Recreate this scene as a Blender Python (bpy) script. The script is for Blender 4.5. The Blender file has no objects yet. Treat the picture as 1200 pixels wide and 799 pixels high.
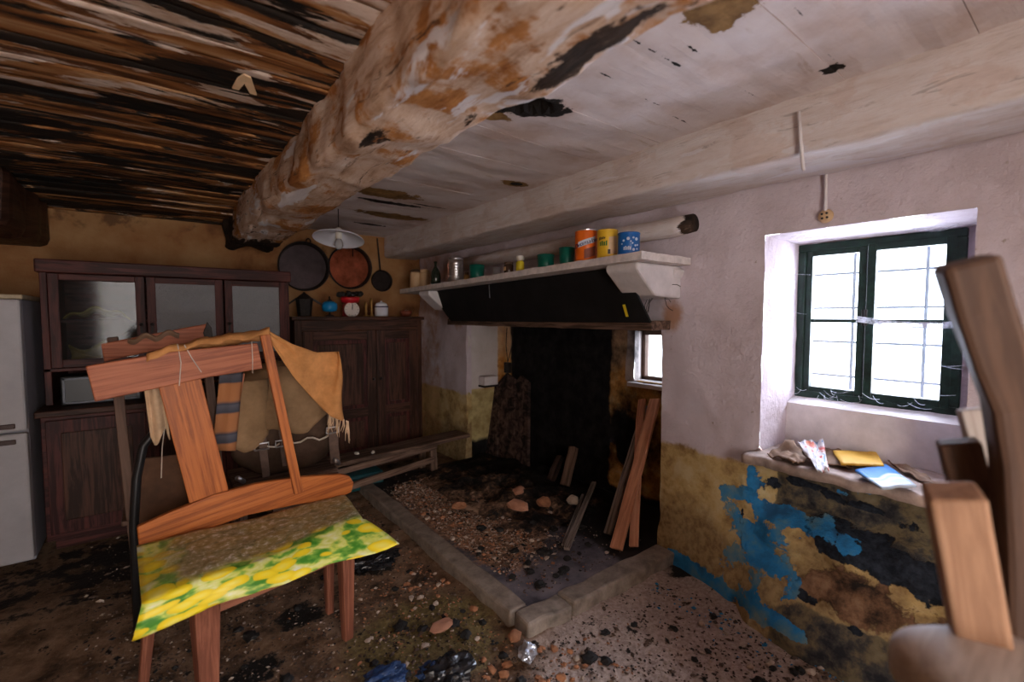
import bpy, bmesh, math, random
from mathutils import Vector, Matrix, noise as mn
import numpy as np

random.seed(7)
SC = bpy.context.scene
COL = SC.collection

# ------------------------------------------------------------------ camera
FPX = 542.0
CAM = Vector((0, 0, 1.30))
YAW = math.radians(37.8)          # clockwise from +Y towards +X
PITCH = math.radians(-3.1)
cam_d = bpy.data.cameras.new('camera'); cam = bpy.data.objects.new('camera', cam_d); COL.objects.link(cam)
cam.location = CAM
cam.rotation_euler = (math.radians(90) + PITCH, 0, -YAW)
cam_d.sensor_width = 36.0
cam_d.lens = 36.0 * FPX / 1200.0
cam_d.clip_start = 0.02
cam_d.dof.use_dof = True
cam_d.dof.focus_distance = 2.3
cam_d.dof.aperture_fstop = 1.8
SC.camera = cam
FW = Vector((math.sin(YAW) * math.cos(PITCH), math.cos(YAW) * math.cos(PITCH), math.sin(PITCH)))
RT = Vector((math.cos(YAW), -math.sin(YAW), 0))
UP = RT.cross(FW)

# ------------------------------------------------------------------ light
SC.view_settings.view_transform = 'Standard'
SC.view_settings.look = 'None'
SC.view_settings.gamma = 1.0
SC.view_settings.exposure = 0.05
world = bpy.data.worlds.new('overcast_sky'); SC.world = world
world.use_nodes = True
wb = world.node_tree.nodes['Background']
wb.inputs[0].default_value = (0.86, 0.91, 1.0, 1)
wb.inputs[1].default_value = 7.0


def area(name, loc, direction, sx, sy, watts, color, portal=False, spread=180):
    l = bpy.data.lights.new(name, 'AREA'); l.shape = 'RECTANGLE'; l.size = sx; l.size_y = sy
    l.energy = watts; l.color = color; l.spread = math.radians(spread)
    o = bpy.data.objects.new(name, l); COL.objects.link(o)
    o.location = loc
    o.rotation_euler = Vector(direction).to_track_quat('-Z', 'Y').to_euler()
    if portal:
        l.cycles.is_portal = True
    return o


# daylight entering by the two windows and by the open door behind the photographer
area('window_sky_portal', (2.60, 0.65, 1.27), (-1, 0, 0), 0.62, 0.74, 1, (1, 1, 1), True)
area('hearth_window_sky_portal', (2.80, 1.75, 1.03), (-1, 0, 0), 0.42, 0.36, 1, (1, 1, 1), True)
area('window_daylight', (2.95, 0.62, 1.42), (-1, 0.15, -0.22), 0.9, 1.0, 105, (0.80, 0.84, 1.0))
area('doorway_daylight', (-0.10, -1.56, 1.05), (0.20, 1, 0.08), 1.00, 1.90, 33, (1.0, 0.74, 0.52))

# ------------------------------------------------------------------ pixel helpers (frame 1200x799)


def ray(px, py):
    return FW + RT * ((px - 600.0) / FPX) + UP * ((399.5 - py) / FPX)


def onx(px, py, x):
    r = ray(px, py); return CAM + r * ((x - CAM.x) / r.x)


def ony(px, py, y):
    r = ray(px, py); return CAM + r * ((y - CAM.y) / r.y)


def onz(px, py, z):
    r = ray(px, py); return CAM + r * ((z - CAM.z) / r.z)


def atd(px, py, d):
    return CAM + ray(px, py) * d


def fbm(p, s, o=4):
    return mn.fractal(Vector(p) * s, 0.9, 2.0, o, noise_basis='PERLIN_ORIGINAL')


def sst(x, a, b):
    t = min(1, max(0, (x - a) / (b - a))) if a != b else float(x > a)
    return t * t * (3 - 2 * t)


# ------------------------------------------------------------------ material helpers
class Mat:
    def __init__(s, name):
        s.m = bpy.data.materials.new(name); s.m.use_nodes = True
        s.nt = s.m.node_tree; s.nt.nodes.clear()
        s.out = s.n('ShaderNodeOutputMaterial'); s.b = s.n('ShaderNodeBsdfPrincipled')
        s.nt.links.new(s.b.outputs[0], s.out.inputs[0])
        s._p = None

    def n(s, t): return s.nt.nodes.new(t)

    def set(s, sock, v):
        if isinstance(v, bpy.types.NodeSocket): s.nt.links.new(v, sock)
        elif isinstance(v, (tuple, list)):
            sock.default_value = tuple(v) + ((1,) if len(v) == 3 and sock.type == 'RGBA' else ())
        else: sock.default_value = v

    def pos(s):
        if s._p is None: s._p = s.n('ShaderNodeNewGeometry').outputs['Position']
        return s._p

    def tc(s):
        a = s.n('ShaderNodeAttribute'); a.attribute_name = 'tc'; return a.outputs['Vector']

    def attr(s, name):
        a = s.n('ShaderNodeAttribute'); a.attribute_name = name; return a.outputs['Fac']

    def xyz(s, v=None):
        q = s.n('ShaderNodeSeparateXYZ'); s.set(q.inputs[0], v or s.pos()); return q.outputs

    def stretch(s, k, v=None):
        q = s.n('ShaderNodeVectorMath'); q.operation = 'MULTIPLY'
        s.set(q.inputs[0], v or s.pos()); q.inputs[1].default_value = k; return q.outputs[0]

    def noise(s, scale, detail=5, rough=0.6, v=None, dist=0.0):
        q = s.n('ShaderNodeTexNoise'); s.set(q.inputs['Vector'], v or s.pos())
        q.inputs['Scale'].default_value = scale; q.inputs['Detail'].default_value = detail
        q.inputs['Roughness'].default_value = rough; q.inputs['Distortion'].default_value = dist
        return q.outputs['Fac']

    def voro(s, scale, v=None, out='Distance', feature='F1'):
        q = s.n('ShaderNodeTexVoronoi'); q.feature = feature; s.set(q.inputs['Vector'], v or s.pos())
        q.inputs['Scale'].default_value = scale; return q.outputs[out]

    def math(s, op, a, b=0.0):
        q = s.n('ShaderNodeMath'); q.operation = op; s.set(q.inputs[0], a); s.set(q.inputs[1], b); return q.outputs[0]

    def step(s, v, lo, hi):
        q = s.n('ShaderNodeMapRange'); q.interpolation_type = 'SMOOTHSTEP'
        s.set(q.inputs['Value'], v); q.inputs['From Min'].default_value = lo; q.inputs['From Max'].default_value = hi
        return q.outputs[0]

    def mix(s, f, a, b):
        q = s.n('ShaderNodeMix'); q.data_type = 'RGBA'
        s.set(q.inputs[0], f); s.set(q.inputs[6], a); s.set(q.inputs[7], b); return q.outputs[2]

    def ramp(s, f, stops):
        q = s.n('ShaderNodeValToRGB'); s.set(q.inputs[0], f); e = q.color_ramp.elements
        while len(e) < len(stops): e.new(0.5)
        for i, (p, c) in enumerate(stops):
            e[i].position = p; e[i].color = tuple(c) + (1,)
        return q.outputs[0]

    def done(s, col, rough=0.8, h=None, strength=0.4, dist=0.01, metal=0.0, spec=0.4):
        s.set(s.b.inputs['Base Color'], col); s.set(s.b.inputs['Roughness'], rough)
        s.b.inputs['Metallic'].default_value = metal
        s.b.inputs['Specular IOR Level'].default_value = spec
        if h is not None:
            bp = s.n('ShaderNodeBump'); bp.inputs['Strength'].default_value = strength
            bp.inputs['Distance'].default_value = dist; s.set(bp.inputs['Height'], h)
            s.nt.links.new(bp.outputs[0], s.b.inputs['Normal'])
        return s.m


def wood(name, a, b, c=None, grain=60, rough=0.55, spec=0.3):
    m = Mat(name); v = m.stretch((3.0, grain, grain), m.tc())
    n1 = m.noise(1.0, 6, 0.65, v, 0.6); n2 = m.noise(2.2, 4, 0.6, m.tc())
    f = m.math('ADD', m.math('MULTIPLY', n1, 0.75), m.math('MULTIPLY', n2, 0.25))
    st = [(0.36, tuple(k * .9 for k in a)), (0.45, a), (0.53, b), (0.66, c or b)]
    return m.done(m.ramp(f, st), rough, n1, 0.25, 0.004, spec=spec)


def plain(name, col, rough=0.6, metal=0.0, var=0.25, scale=18, spec=0.4, bump=0.15):
    m = Mat(name); n = m.noise(scale, 6, 0.65)
    lo = tuple(x * (1 - var) for x in col); hi = tuple(min(1, x * (1 + var)) for x in col)
    return m.done(m.ramp(n, [(0.3, lo), (0.7, hi)]), rough, n, bump, 0.004, metal, spec)


def mk_rotten_ceiling():
    m = Mat('rotten_ceiling_boards')
    n1 = m.noise(1.0, 7, 0.65, m.stretch((2.0, 15, 4)), 0.8)
    n2 = m.noise(1.0, 6, 0.62, m.stretch((1.3, 8, 3)), 0.7)
    n4 = m.noise(1.0, 6, 0.62, m.stretch((1.6, 7.5, 3.7)), 0.9)
    n3 = m.noise(30, 5, 0.65, m.stretch((0.4, 1, 1)))
    c = m.ramp(n1, [(0.34, (0.035, 0.016, 0.009)), (0.44, (0.13, 0.050, 0.018)), (0.52, (0.28, 0.115, 0.036)), (0.60, (0.40, 0.21, 0.095)), (0.70, (0.52, 0.35, 0.22))])
    cr = m.step(m.math('ADD', n4, m.math('ADD', m.math('MULTIPLY', n3, 0.12), m.math('MULTIPLY', m.attr('rot'), -0.09))), 0.585, 0.615)
    c = m.mix(cr, c, m.ramp(n3, [(0.35, (0.42, 0.29, 0.21)), (0.6, (0.62, 0.50, 0.43))]))
    bk = m.step(m.math('ADD', n2, m.math('ADD', m.math('MULTIPLY', m.math('SUBTRACT', n3, 0.5), 0.18), m.math('MULTIPLY', m.attr('rot'), 0.085))), 0.525, 0.56)
    c = m.mix(bk, c, m.ramp(n1, [(0.4, (0.007, 0.006, 0.006)), (0.7, (0.035, 0.022, 0.015))]))
    return m.done(c, 0.85, m.math('ADD', m.math('SUBTRACT', n1, m.math('MULTIPLY', bk, 0.6)), m.math('MULTIPLY', n3, 0.3)), 0.6, 0.015, spec=0.2)


def mk_limewash_ceiling():
    m = Mat('limewashed_boards')
    v = m.stretch((3, 14, 5)); n1 = m.noise(1.0, 6, 0.6, v, 0.4); n2 = m.noise(3.0, 5, 0.6); n3 = m.noise(14, 6, 0.65)
    c = m.ramp(n2, [(0.32, (0.56, 0.43, 0.38)), (0.47, (0.70, 0.61, 0.60)), (0.66, (0.78, 0.72, 0.74))])
    st = m.step(m.math('ADD', n1, m.math('MULTIPLY', n2, 0.4)), 0.82, 0.92)
    c = m.mix(m.math('MULTIPLY', st, 0.55), c, (0.42, 0.29, 0.20))
    mo = m.step(m.math('ADD', m.attr('ochre'), m.math('MULTIPLY', m.math('SUBTRACT', n3, 0.5), 1.1)), 0.45, 0.55)
    c = m.mix(mo, c, m.ramp(n3, [(0.35, (0.13, 0.065, 0.02)), (0.65, (0.33, 0.19, 0.07))]))
    md = m.step(m.math('ADD', m.attr('dark'), m.math('MULTIPLY', m.math('SUBTRACT', n3, 0.5), 1.2)), 0.48, 0.55)
    c = m.mix(md, c, (0.012, 0.009, 0.008))
    return m.done(c, 0.85, m.math('ADD', n1, m.math('MULTIPLY', n3, 0.5)), 0.55, 0.012, spec=0.25)


def mk_beam(name, rot):
    m = Mat(name)
    lo, mi, hi = ((0.34, 0.20, 0.12), (0.58, 0.40, 0.29), (0.70, 0.55, 0.45)) if rot > .5 else ((0.55, 0.46, 0.41), (0.66, 0.58, 0.55), (0.71, 0.66, 0.65))
    v = m.stretch((16, 2.0, 16)); n1 = m.noise(1.0, 7, 0.65, v, 0.9); n2 = m.noise(4.0, 6, 0.62); n3 = m.noise(20, 6, 0.7, m.stretch((1, 0.35, 1)))
    c = m.ramp(m.math('ADD', m.math('MULTIPLY', n1, 0.6), m.math('MULTIPLY', n3, 0.4)),
               [(0.36, lo), (0.47, mi), (0.58, hi), (0.68, (0.80, 0.74, 0.70))])
    o = m.step(m.math('ADD', n2, m.math('MULTIPLY', n1, 0.35)), 0.71 - 0.03 * rot, 0.76)
    c = m.mix(m.math('MULTIPLY', o, min(1.0, 0.85 * rot)), c, m.ramp(n3, [(0.3, (0.22, 0.075, 0.02)), (0.6, (0.52, 0.23, 0.075))]))
    ck = m.step(m.noise(1.0, 6, 0.7, m.stretch((26, 3.0, 26)), 1.6), 0.40, 0.33)
    c = m.mix(m.math('MULTIPLY', ck, 0.85 if rot > .5 else 0.35), c, (0.075, 0.038, 0.022))
    wp = m.step(m.math('ADD', m.noise(1.0, 5, 0.6, m.stretch((9, 2.2, 9)), 0.6), m.math('MULTIPLY', n3, 0.1)), 0.66, 0.70)
    c = m.mix(m.math('MULTIPLY', wp, 0.9), c, (0.72, 0.68, 0.70))
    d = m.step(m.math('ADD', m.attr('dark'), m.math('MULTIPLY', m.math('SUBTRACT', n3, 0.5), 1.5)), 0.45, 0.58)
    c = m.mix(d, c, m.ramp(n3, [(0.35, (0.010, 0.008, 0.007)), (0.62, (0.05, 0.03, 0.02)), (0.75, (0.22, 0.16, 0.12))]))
    return m.done(c, 0.88, m.math('ADD', n1, m.math('MULTIPLY', n3, 0.5)), 0.6, 0.015, spec=0.2)


def mk_right_wall():
    m = Mat('limewash_over_ochre_dado')
    x, y, z = m.xyz()
    n1 = m.noise(3.0, 6, 0.6); n2 = m.noise(9.0, 6, 0.65); n3 = m.noise(34, 5, 0.6); n4 = m.noise(2.2, 5, 0.6, m.stretch((1, 1, 1.4)))
    c = m.ramp(n1, [(0.33, (0.54, 0.46, 0.49)), (0.5, (0.65, 0.57, 0.62)), (0.68, (0.70, 0.63, 0.69))])
    c = m.mix(m.step(n3, 0.66, 0.74), c, (0.40, 0.33, 0.30))
    # ochre dado
    och = m.ramp(n2, [(0.34, (0.30, 0.19, 0.08)), (0.5, (0.58, 0.42, 0.18)), (0.66, (0.66, 0.54, 0.30))])
    zz = m.math('ADD', z, m.math('MULTIPLY', m.math('SUBTRACT', n2, 0.5), 0.10))
    c = m.mix(m.step(zz, 0.635, 0.605), c, och)
    # worn / bare low down
    wz = m.math('ADD', zz, m.math('MULTIPLY', m.math('SUBTRACT', n1, 0.5), 0.5))
    c = m.mix(m.math('MULTIPLY', m.step(wz, 0.40, 0.28), 0.75), c, m.ramp(n3, [(0.35, (0.16, 0.10, 0.05)), (0.6, (0.40, 0.29, 0.15))]))
    # blue patches (attribute from the mesh, edge broken up)
    bn = m.math('ADD', m.attr('blue'), m.math('MULTIPLY', m.math('SUBTRACT', m.noise(7.0, 7, 0.66), 0.5), 2.1))
    blue = m.ramp(m.noise(6.0, 5, 0.6), [(0.36, (0.03, 0.13, 0.28)), (0.48, (0.03, 0.24, 0.55)), (0.56, (0.09, 0.26, 0.42)), (0.66, (0.20, 0.30, 0.32))])
    dk = m.math('ADD', m.attr('bare'), m.math('MULTIPLY', m.math('SUBTRACT', n2, 0.5), 1.4))
    bare = m.ramp(m.noise(9.0, 7, 0.7), [(0.36, (0.02, 0.015, 0.013)), (0.45, (0.10, 0.055, 0.032)), (0.56, (0.23, 0.13, 0.075)), (0.66, (0.32, 0.20, 0.12))])
    c = m.mix(m.step(dk, 0.46, 0.56), c, bare)
    ol = m.math('ADD', m.attr('olive'), m.math('MULTIPLY', m.math('SUBTRACT', n2, 0.5), 1.2))
    c = m.mix(m.step(ol, 0.45, 0.6), c, m.ramp(n2, [(0.38, (0.025, 0.025, 0.03)), (0.46, (0.07, 0.065, 0.06)), (0.55, (0.18, 0.145, 0.085)), (0.7, (0.24, 0.20, 0.13))]))
    nv = m.math('ADD', m.attr('navy'), m.math('MULTIPLY', m.math('SUBTRACT', n2, 0.5), 1.5))
    c = m.mix(m.step(nv, 0.48, 0.56), c, m.ramp(n3, [(0.4, (0.010, 0.013, 0.020)), (0.7, (0.035, 0.045, 0.065))]))
    c = m.mix(m.step(bn, 0.50, 0.57), c, blue)
    c = m.mix(m.math('MULTIPLY', m.step(m.math('ADD', m.attr('rust'), m.math('MULTIPLY', m.math('SUBTRACT', n2, 0.5), 0.8)), 0.4, 0.8), 0.8), c, (0.42, 0.19, 0.07))
    hh = m.math('ADD', m.math('MULTIPLY', m.step(bn, 0.50, 0.57), 0.25), m.math('MULTIPLY', m.math('MAXIMUM', m.step(dk, 0.46, 0.56), m.step(nv, 0.48, 0.56)), -0.45))
    return m.done(c, 0.9, m.math('ADD', hh, m.math('ADD', n2, m.math('MULTIPLY', n3, 0.4))), 0.6, 0.025, spec=0.2)


def mk_recess():
    m = Mat('sooty_hearth_plaster')
    x, y, z = m.xyz()
    n1 = m.noise(3.2, 6, 0.62); n2 = m.noise(11, 6, 0.65); n3 = m.noise(40, 5, 0.6)
    c = m.ramp(n2, [(0.34, (0.40, 0.19, 0.06)), (0.5, (0.72, 0.38, 0.11)), (0.66, (0.78, 0.56, 0.26))])
    up = m.step(m.math('ADD', z, m.math('MULTIPLY', n1, 0.2)), 0.98, 1.10)
    c = m.mix(m.math('MULTIPLY', up, 0.6), c, (0.52, 0.38, 0.28))
    gb = m.math('ADD', m.attr('grey'), m.math('MULTIPLY', m.math('SUBTRACT', n2, 0.5), 1.3))
    c = m.mix(m.step(gb, 0.45, 0.6), c, (0.20, 0.20, 0.26))
    wh = m.math('ADD', m.attr('white'), m.math('MULTIPLY', m.math('SUBTRACT', n2, 0.5), 0.4))
    c = m.mix(m.step(wh, 0.4, 0.6), c, m.ramp(n1, [(0.3, (0.56, 0.50, 0.47)), (0.7, (0.70, 0.65, 0.65))]))
    yl = m.math('ADD', m.attr('yellow'), m.math('MULTIPLY', m.math('SUBTRACT', n2, 0.5), 0.4))
    c = m.mix(m.step(yl, 0.4, 0.6), c, m.ramp(n2, [(0.34, (0.35, 0.26, 0.11)), (0.6, (0.60, 0.50, 0.24))]))
    s = m.math('ADD', m.attr('soot'), m.math('MULTIPLY', m.math('SUBTRACT', n1, 0.5), 0.7))
    c = m.mix(m.step(s, 0.36, 0.58), c, m.ramp(n2, [(0.4, (0.006, 0.006, 0.007)), (0.7, (0.022, 0.020, 0.021))]))
    return m.done(c, 0.9, m.math('ADD', n2, m.math('MULTIPLY', n3, 0.3)), 0.5, 0.02, spec=0.15)


def mk_back_wall():
    m = Mat('stained_tan_plaster')
    n1 = m.noise(2.4, 6, 0.6); n2 = m.noise(10, 6, 0.65)
    x, y, z = m.xyz()
    c = m.ramp(n1, [(0.33, (0.14, 0.055, 0.022)), (0.46, (0.33, 0.155, 0.062)), (0.62, (0.43, 0.245, 0.11))])
    d = m.step(m.math('ADD', m.noise(4.5, 5, 0.6), m.math('MULTIPLY', m.math('SUBTRACT', z, 1.9), 0.4)), 0.60, 0.72)
    c = m.mix(m.math('MULTIPLY', d, 0.8), c, (0.11, 0.055, 0.028))
    return m.done(c, 0.9, n2, 0.4, 0.015, spec=0.2)


def mk_floor():
    m = Mat('dirt_covered_floor')
    n1 = m.noise(1.6, 6, 0.62); n2 = m.noise(8, 7, 0.68); n3 = m.noise(55, 5, 0.65)
    x, y, z = m.xyz()
    c = m.ramp(n2, [(0.34, (0.05, 0.030, 0.019)), (0.48, (0.19, 0.115, 0.068)), (0.62, (0.32, 0.21, 0.14))])
    g = m.math('ADD', m.attr('moss'), m.math('MULTIPLY', m.math('SUBTRACT', n2, 0.5), 1.0))
    c = m.mix(m.math('MULTIPLY', m.step(g, 0.4, 0.7), 0.85), c, m.ramp(n3, [(0.35, (0.10, 0.075, 0.025)), (0.65, (0.24, 0.19, 0.07))]))
    p = m.math('ADD', m.attr('pale'), m.math('MULTIPLY', m.math('SUBTRACT', n2, 0.5), 1.0))  # lighter floor area: window light mixed into the colour, edge broken by noise
    c = m.mix(m.math('MULTIPLY', m.step(p, 0.4, 0.75), 0.85), c, m.ramp(n3, [(0.35, (0.38, 0.29, 0.25)), (0.65, (0.68, 0.57, 0.51))]))
    c = m.mix(m.step(n3, 0.64, 0.70), c, (0.40, 0.32, 0.26))
    c = m.mix(m.step(m.noise(16, 5, 0.7), 0.59, 0.66), c, (0.018, 0.014, 0.012))
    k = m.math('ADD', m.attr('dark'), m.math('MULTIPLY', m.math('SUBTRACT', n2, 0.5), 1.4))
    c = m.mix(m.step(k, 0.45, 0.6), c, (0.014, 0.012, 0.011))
    return m.done(c, 0.85, m.math('ADD', n2, m.math('MULTIPLY', n3, 0.5)), 0.7, 0.02, spec=0.3)


def mk_slab():
    m = Mat('sooty_slate')
    n2 = m.noise(7, 7, 0.65); n3 = m.noise(40, 5, 0.6)
    c = m.ramp(n2, [(0.35, (0.05, 0.046, 0.055)), (0.5, (0.13, 0.118, 0.14)), (0.65, (0.22, 0.195, 0.21))])
    k = m.math('ADD', m.attr('soot'), m.math('MULTIPLY', m.math('SUBTRACT', n2, 0.5), 1.2))
    c = m.mix(m.step(k, 0.4, 0.65), c, (0.011, 0.010, 0.011))
    r = m.math('ADD', m.attr('rubble'), m.math('MULTIPLY', m.math('SUBTRACT', n2, 0.5), 1.5))
    c = m.mix(m.step(r, 0.45, 0.65), c, m.ramp(n3, [(0.35, (0.12, 0.06, 0.032)), (0.65, (0.46, 0.28, 0.18))]))
    return m.done(c, 0.6, n2, 0.3, 0.01, spec=0.4)


def mk_lemon():
    m = Mat('lemon_print_oilcloth')
    t = m.tc()
    tw = m.n('ShaderNodeVectorMath'); tw.operation = 'ADD'
    nz = m.n('ShaderNodeTexNoise'); m.set(nz.inputs['Vector'], t); nz.inputs['Scale'].default_value = 9
    sc = m.n('ShaderNodeVectorMath'); sc.operation = 'SCALE'; m.set(sc.inputs[0], nz.outputs['Color']); sc.inputs['Scale'].default_value = 0.05
    m.set(tw.inputs[0], t); m.set(tw.inputs[1], sc.outputs[0]); tv = tw.outputs[0]
    v1 = m.voro(12, m.stretch((1, 1.25, 0), tv)); n = m.noise(7, 4, 0.6, t)
    bg = m.ramp(m.noise(16, 3, 0.5, tv), [(0.36, (0.06, 0.26, 0.02)), (0.46, (0.22, 0.46, 0.06)), (0.52, (0.66, 0.70, 0.12)), (0.64, (0.80, 0.80, 0.35)), (0.72, (0.80, 0.84, 0.70))])
    le = m.ramp(v1, [(0.0, (0.98, 0.88, 0.20)), (0.34, (0.95, 0.74, 0.02)), (0.52, (0.82, 0.62, 0.02))])
    c = m.mix(m.step(v1, 0.54, 0.49), bg, le)
    d = m.math('ADD', m.attr('dust'), m.math('MULTIPLY', m.math('SUBTRACT', m.noise(10, 7, 0.7, t), 0.5), 0.9))
    dc = m.ramp(m.noise(38, 6, 0.75, t), [(0.34, (0.10, 0.062, 0.030)), (0.46, (0.24, 0.175, 0.075)), (0.55, (0.34, 0.27, 0.17)), (0.62, (0.66, 0.60, 0.56))])
    c = m.mix(m.math('MULTIPLY', m.step(d, 0.30, 0.75), 0.90), c, dc)
    return m.done(c, 0.45, n, 0.1, 0.003, spec=0.4)


M = {}
M['rot'] = mk_rotten_ceiling(); M['lime'] = mk_limewash_ceiling()
M['beam'] = mk_beam('flaking_oak_beam', 1.25); M['beamw'] = mk_beam('limewashed_beam', 0.22)
M['rwall'] = mk_right_wall(); M['recess'] = mk_recess(); M['bwall'] = mk_back_wall()
M['floor'] = mk_floor(); M['slab'] = mk_slab(); M['lemon'] = mk_lemon()
M['white'] = plain('white_limewash', (0.70, 0.66, 0.67), 0.85, var=0.15, scale=9, spec=0.2, bump=0.4)
M['whitewood'] = plain('chipped_white_paint', (0.66, 0.60, 0.58), 0.7, var=0.22, scale=25, bump=0.4)
M['sillboard'] = plain('dirty_sill_plaster', (0.40, 0.31, 0.27), 0.85, var=0.45, scale=12, bump=0.6)
M['kerb'] = plain('worn_kerb_stone', (0.27, 0.22, 0.18), 0.7, var=0.45, scale=14, bump=0.5)
M['darkbase'] = plain('black_void_boards', (0.012, 0.010, 0.010), 0.9)
M['mahog'] = wood('mahogany_stained_wood', (0.035, 0.010, 0.009), (0.085, 0.024, 0.020), (0.12, 0.032, 0.024), 40, 0.5, 0.22)
M['brown'] = wood('dark_brown_wood', (0.030, 0.013, 0.008), (0.075, 0.032, 0.020), (0.10, 0.040, 0.022), 45, 0.5, 0.22)
M['orange'] = wood('orange_varnished_wood', (0.30, 0.080, 0.016), (0.46, 0.130, 0.026), (0.55, 0.175, 0.040), 70, 0.45, 0.3)
M['rail'] = wood('reddish_chair_wood', (0.26, 0.072, 0.030), (0.39, 0.118, 0.050), (0.46, 0.155, 0.072), 70, 0.5, 0.3)
M['leg'] = wood('faded_chair_leg_wood', (0.18, 0.062, 0.036), (0.29, 0.105, 0.06), (0.37, 0.15, 0.09), 60, 0.5, 0.35)
M['grey_wood'] = wood('grey_weathered_wood', (0.12, 0.095, 0.08), (0.27, 0.22, 0.19), (0.38, 0.32, 0.28), 50, 0.75, 0.2)
M['dusty'] = wood('dusty_brown_plank', (0.07, 0.042, 0.030), (0.17, 0.105, 0.075), (0.27, 0.175, 0.13), 45, 0.7, 0.25)
M['char'] = wood('charred_plank', (0.014, 0.010, 0.009), (0.065, 0.040, 0.034), (0.16, 0.10, 0.08), 16, 0.85, 0.2)
M['salmon'] = wood('fresh_pink_timber', (0.52, 0.23, 0.13), (0.68, 0.32, 0.19), (0.74, 0.40, 0.25), 45, 0.65, 0.25)
M['tanwood'] = wood('tan_sawn_timber', (0.30, 0.165, 0.10), (0.40, 0.23, 0.14), (0.46, 0.28, 0.18), 40, 0.65, 0.25)
M['midwood'] = wood('brown_timber', (0.085, 0.048, 0.034), (0.12, 0.068, 0.046), (0.145, 0.085, 0.060), 40, 0.6, 0.25)
M['palewood'] = wood('pale_end_grain', (0.40, 0.34, 0.31), (0.50, 0.44, 0.41), (0.58, 0.52, 0.49), 40, 0.7, 0.2)
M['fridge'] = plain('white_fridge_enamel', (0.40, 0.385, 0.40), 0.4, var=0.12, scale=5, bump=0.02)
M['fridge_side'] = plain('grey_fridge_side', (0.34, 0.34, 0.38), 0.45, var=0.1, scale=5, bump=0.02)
M['beige'] = plain('yellowed_plastic', (0.50, 0.40, 0.26), 0.5)
M['brownplastic'] = plain('brown_plastic', (0.06, 0.03, 0.025), 0.4)
M['black'] = plain('matt_black_paint', (0.010, 0.010, 0.011), 0.75, var=0.4, scale=7, spec=0.25)
M['blackgloss'] = plain('black_vinyl', (0.012, 0.012, 0.013), 0.35)
M['green_frame'] = plain('dark_green_window_paint', (0.006, 0.024, 0.016), 0.5, var=0.6, scale=30, bump=0.4)
M['iron'] = plain('dark_iron', (0.035, 0.030, 0.028), 0.55, 0.6, 0.4, 25)
M['greyiron'] = plain('painted_grille_iron', (0.20, 0.22, 0.26), 0.6)
M['copper'] = plain('tarnished_copper', (0.50, 0.15, 0.08), 0.28, 0.95, 0.5, 9)
M['steelpan'] = plain('dull_tinned_pan', (0.09, 0.075, 0.08), 0.30, 0.95, 0.4, 7)
M['rim'] = plain('blackened_pan_rim', (0.028, 0.020, 0.018), 0.5, 0.5, 0.4, 20)
M['alu'] = plain('brushed_aluminium', (0.62, 0.62, 0.66), 0.33, 0.95, 0.12, 30)
M['enamel'] = plain('white_enamel', (0.74, 0.76, 0.84), 0.25, var=0.06, scale=12, bump=0.03)
M['blueenamel'] = plain('blue_enamel', (0.010, 0.22, 0.50), 0.3, var=0.15, bump=0.03)
M['redplastic'] = plain('red_plastic', (0.55, 0.015, 0.025), 0.3, var=0.1, bump=0.02)
M['dial'] = plain('cream_dial', (0.72, 0.64, 0.58), 0.4, var=0.05, bump=0.02)
M['brass'] = plain('dull_brass', (0.48, 0.28, 0.09), 0.4, 0.8, 0.25, 25)
M['greencup'] = plain('green_plastic', (0.0, 0.12, 0.085), 0.35, var=0.15, bump=0.03)
M['cream'] = plain('cream_ceramic', (0.62, 0.42, 0.24), 0.4, var=0.1, bump=0.03)
M['lid'] = plain('brown_lid', (0.10, 0.055, 0.03), 0.5)
M['darkglass'] = plain('dark_green_glass', (0.018, 0.026, 0.018), 0.15, var=0.3, spec=0.6, bump=0.0)
M['amber'] = plain('brown_glass', (0.045, 0.020, 0.010), 0.15, spec=0.6, bump=0.0)
M['yellow'] = plain('yellow_label', (0.72, 0.60, 0.03), 0.45, var=0.08)
M['tag'] = plain('yellow_tape', (0.80, 0.62, 0.03), 0.5, var=0.06)
M['capwhite'] = plain('white_plastic', (0.70, 0.68, 0.62), 0.4, var=0.05)
M['tin_orange'] = plain('orange_tin', (0.80, 0.155, 0.012), 0.35, var=0.12, scale=12, bump=0.03)
M['tin_yellow'] = plain('yellow_tin', (0.74, 0.46, 0.03), 0.35, var=0.14, scale=12, bump=0.03)
M['tin_blue'] = plain('blue_tin', (0.008, 0.12, 0.42), 0.35, var=0.12, scale=12, bump=0.03)
M['ink_blue'] = plain('navy_ink', (0.045, 0.035, 0.12), 0.5, var=0.1)
M['ink_green'] = plain('green_ink', (0.05, 0.16, 0.03), 0.5, var=0.1)
M['ink_dark'] = plain('dark_ink', (0.03, 0.025, 0.02), 0.5, var=0.1)
M['ink_brown'] = plain('brown_ink', (0.20, 0.05, 0.025), 0.5, var=0.2)
M['ink_pale'] = plain('pale_ink', (0.62, 0.70, 0.85), 0.5, var=0.1)
M['jute'] = plain('orange_tan_sacking', (0.52, 0.24, 0.085), 0.95, var=0.35, scale=9, spec=0.1, bump=0.5)
M['fringe'] = plain('frayed_pale_sacking', (0.55, 0.38, 0.24), 0.95, var=0.3, scale=12, spec=0.1)
M['canvas'] = plain('tan_rucksack_canvas', (0.29, 0.18, 0.095), 0.9, var=0.3, scale=8, spec=0.1, bump=0.4)
M['canvas_dark'] = plain('brown_rucksack_canvas', (0.085, 0.052, 0.036), 0.9, var=0.35, scale=10, spec=0.1, bump=0.4)
M['leather'] = plain('worn_leather_strap', (0.12, 0.075, 0.055), 0.6, var=0.4, scale=20)
M['rope'] = plain('pale_cord', (0.52, 0.44, 0.36), 0.9)
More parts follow.
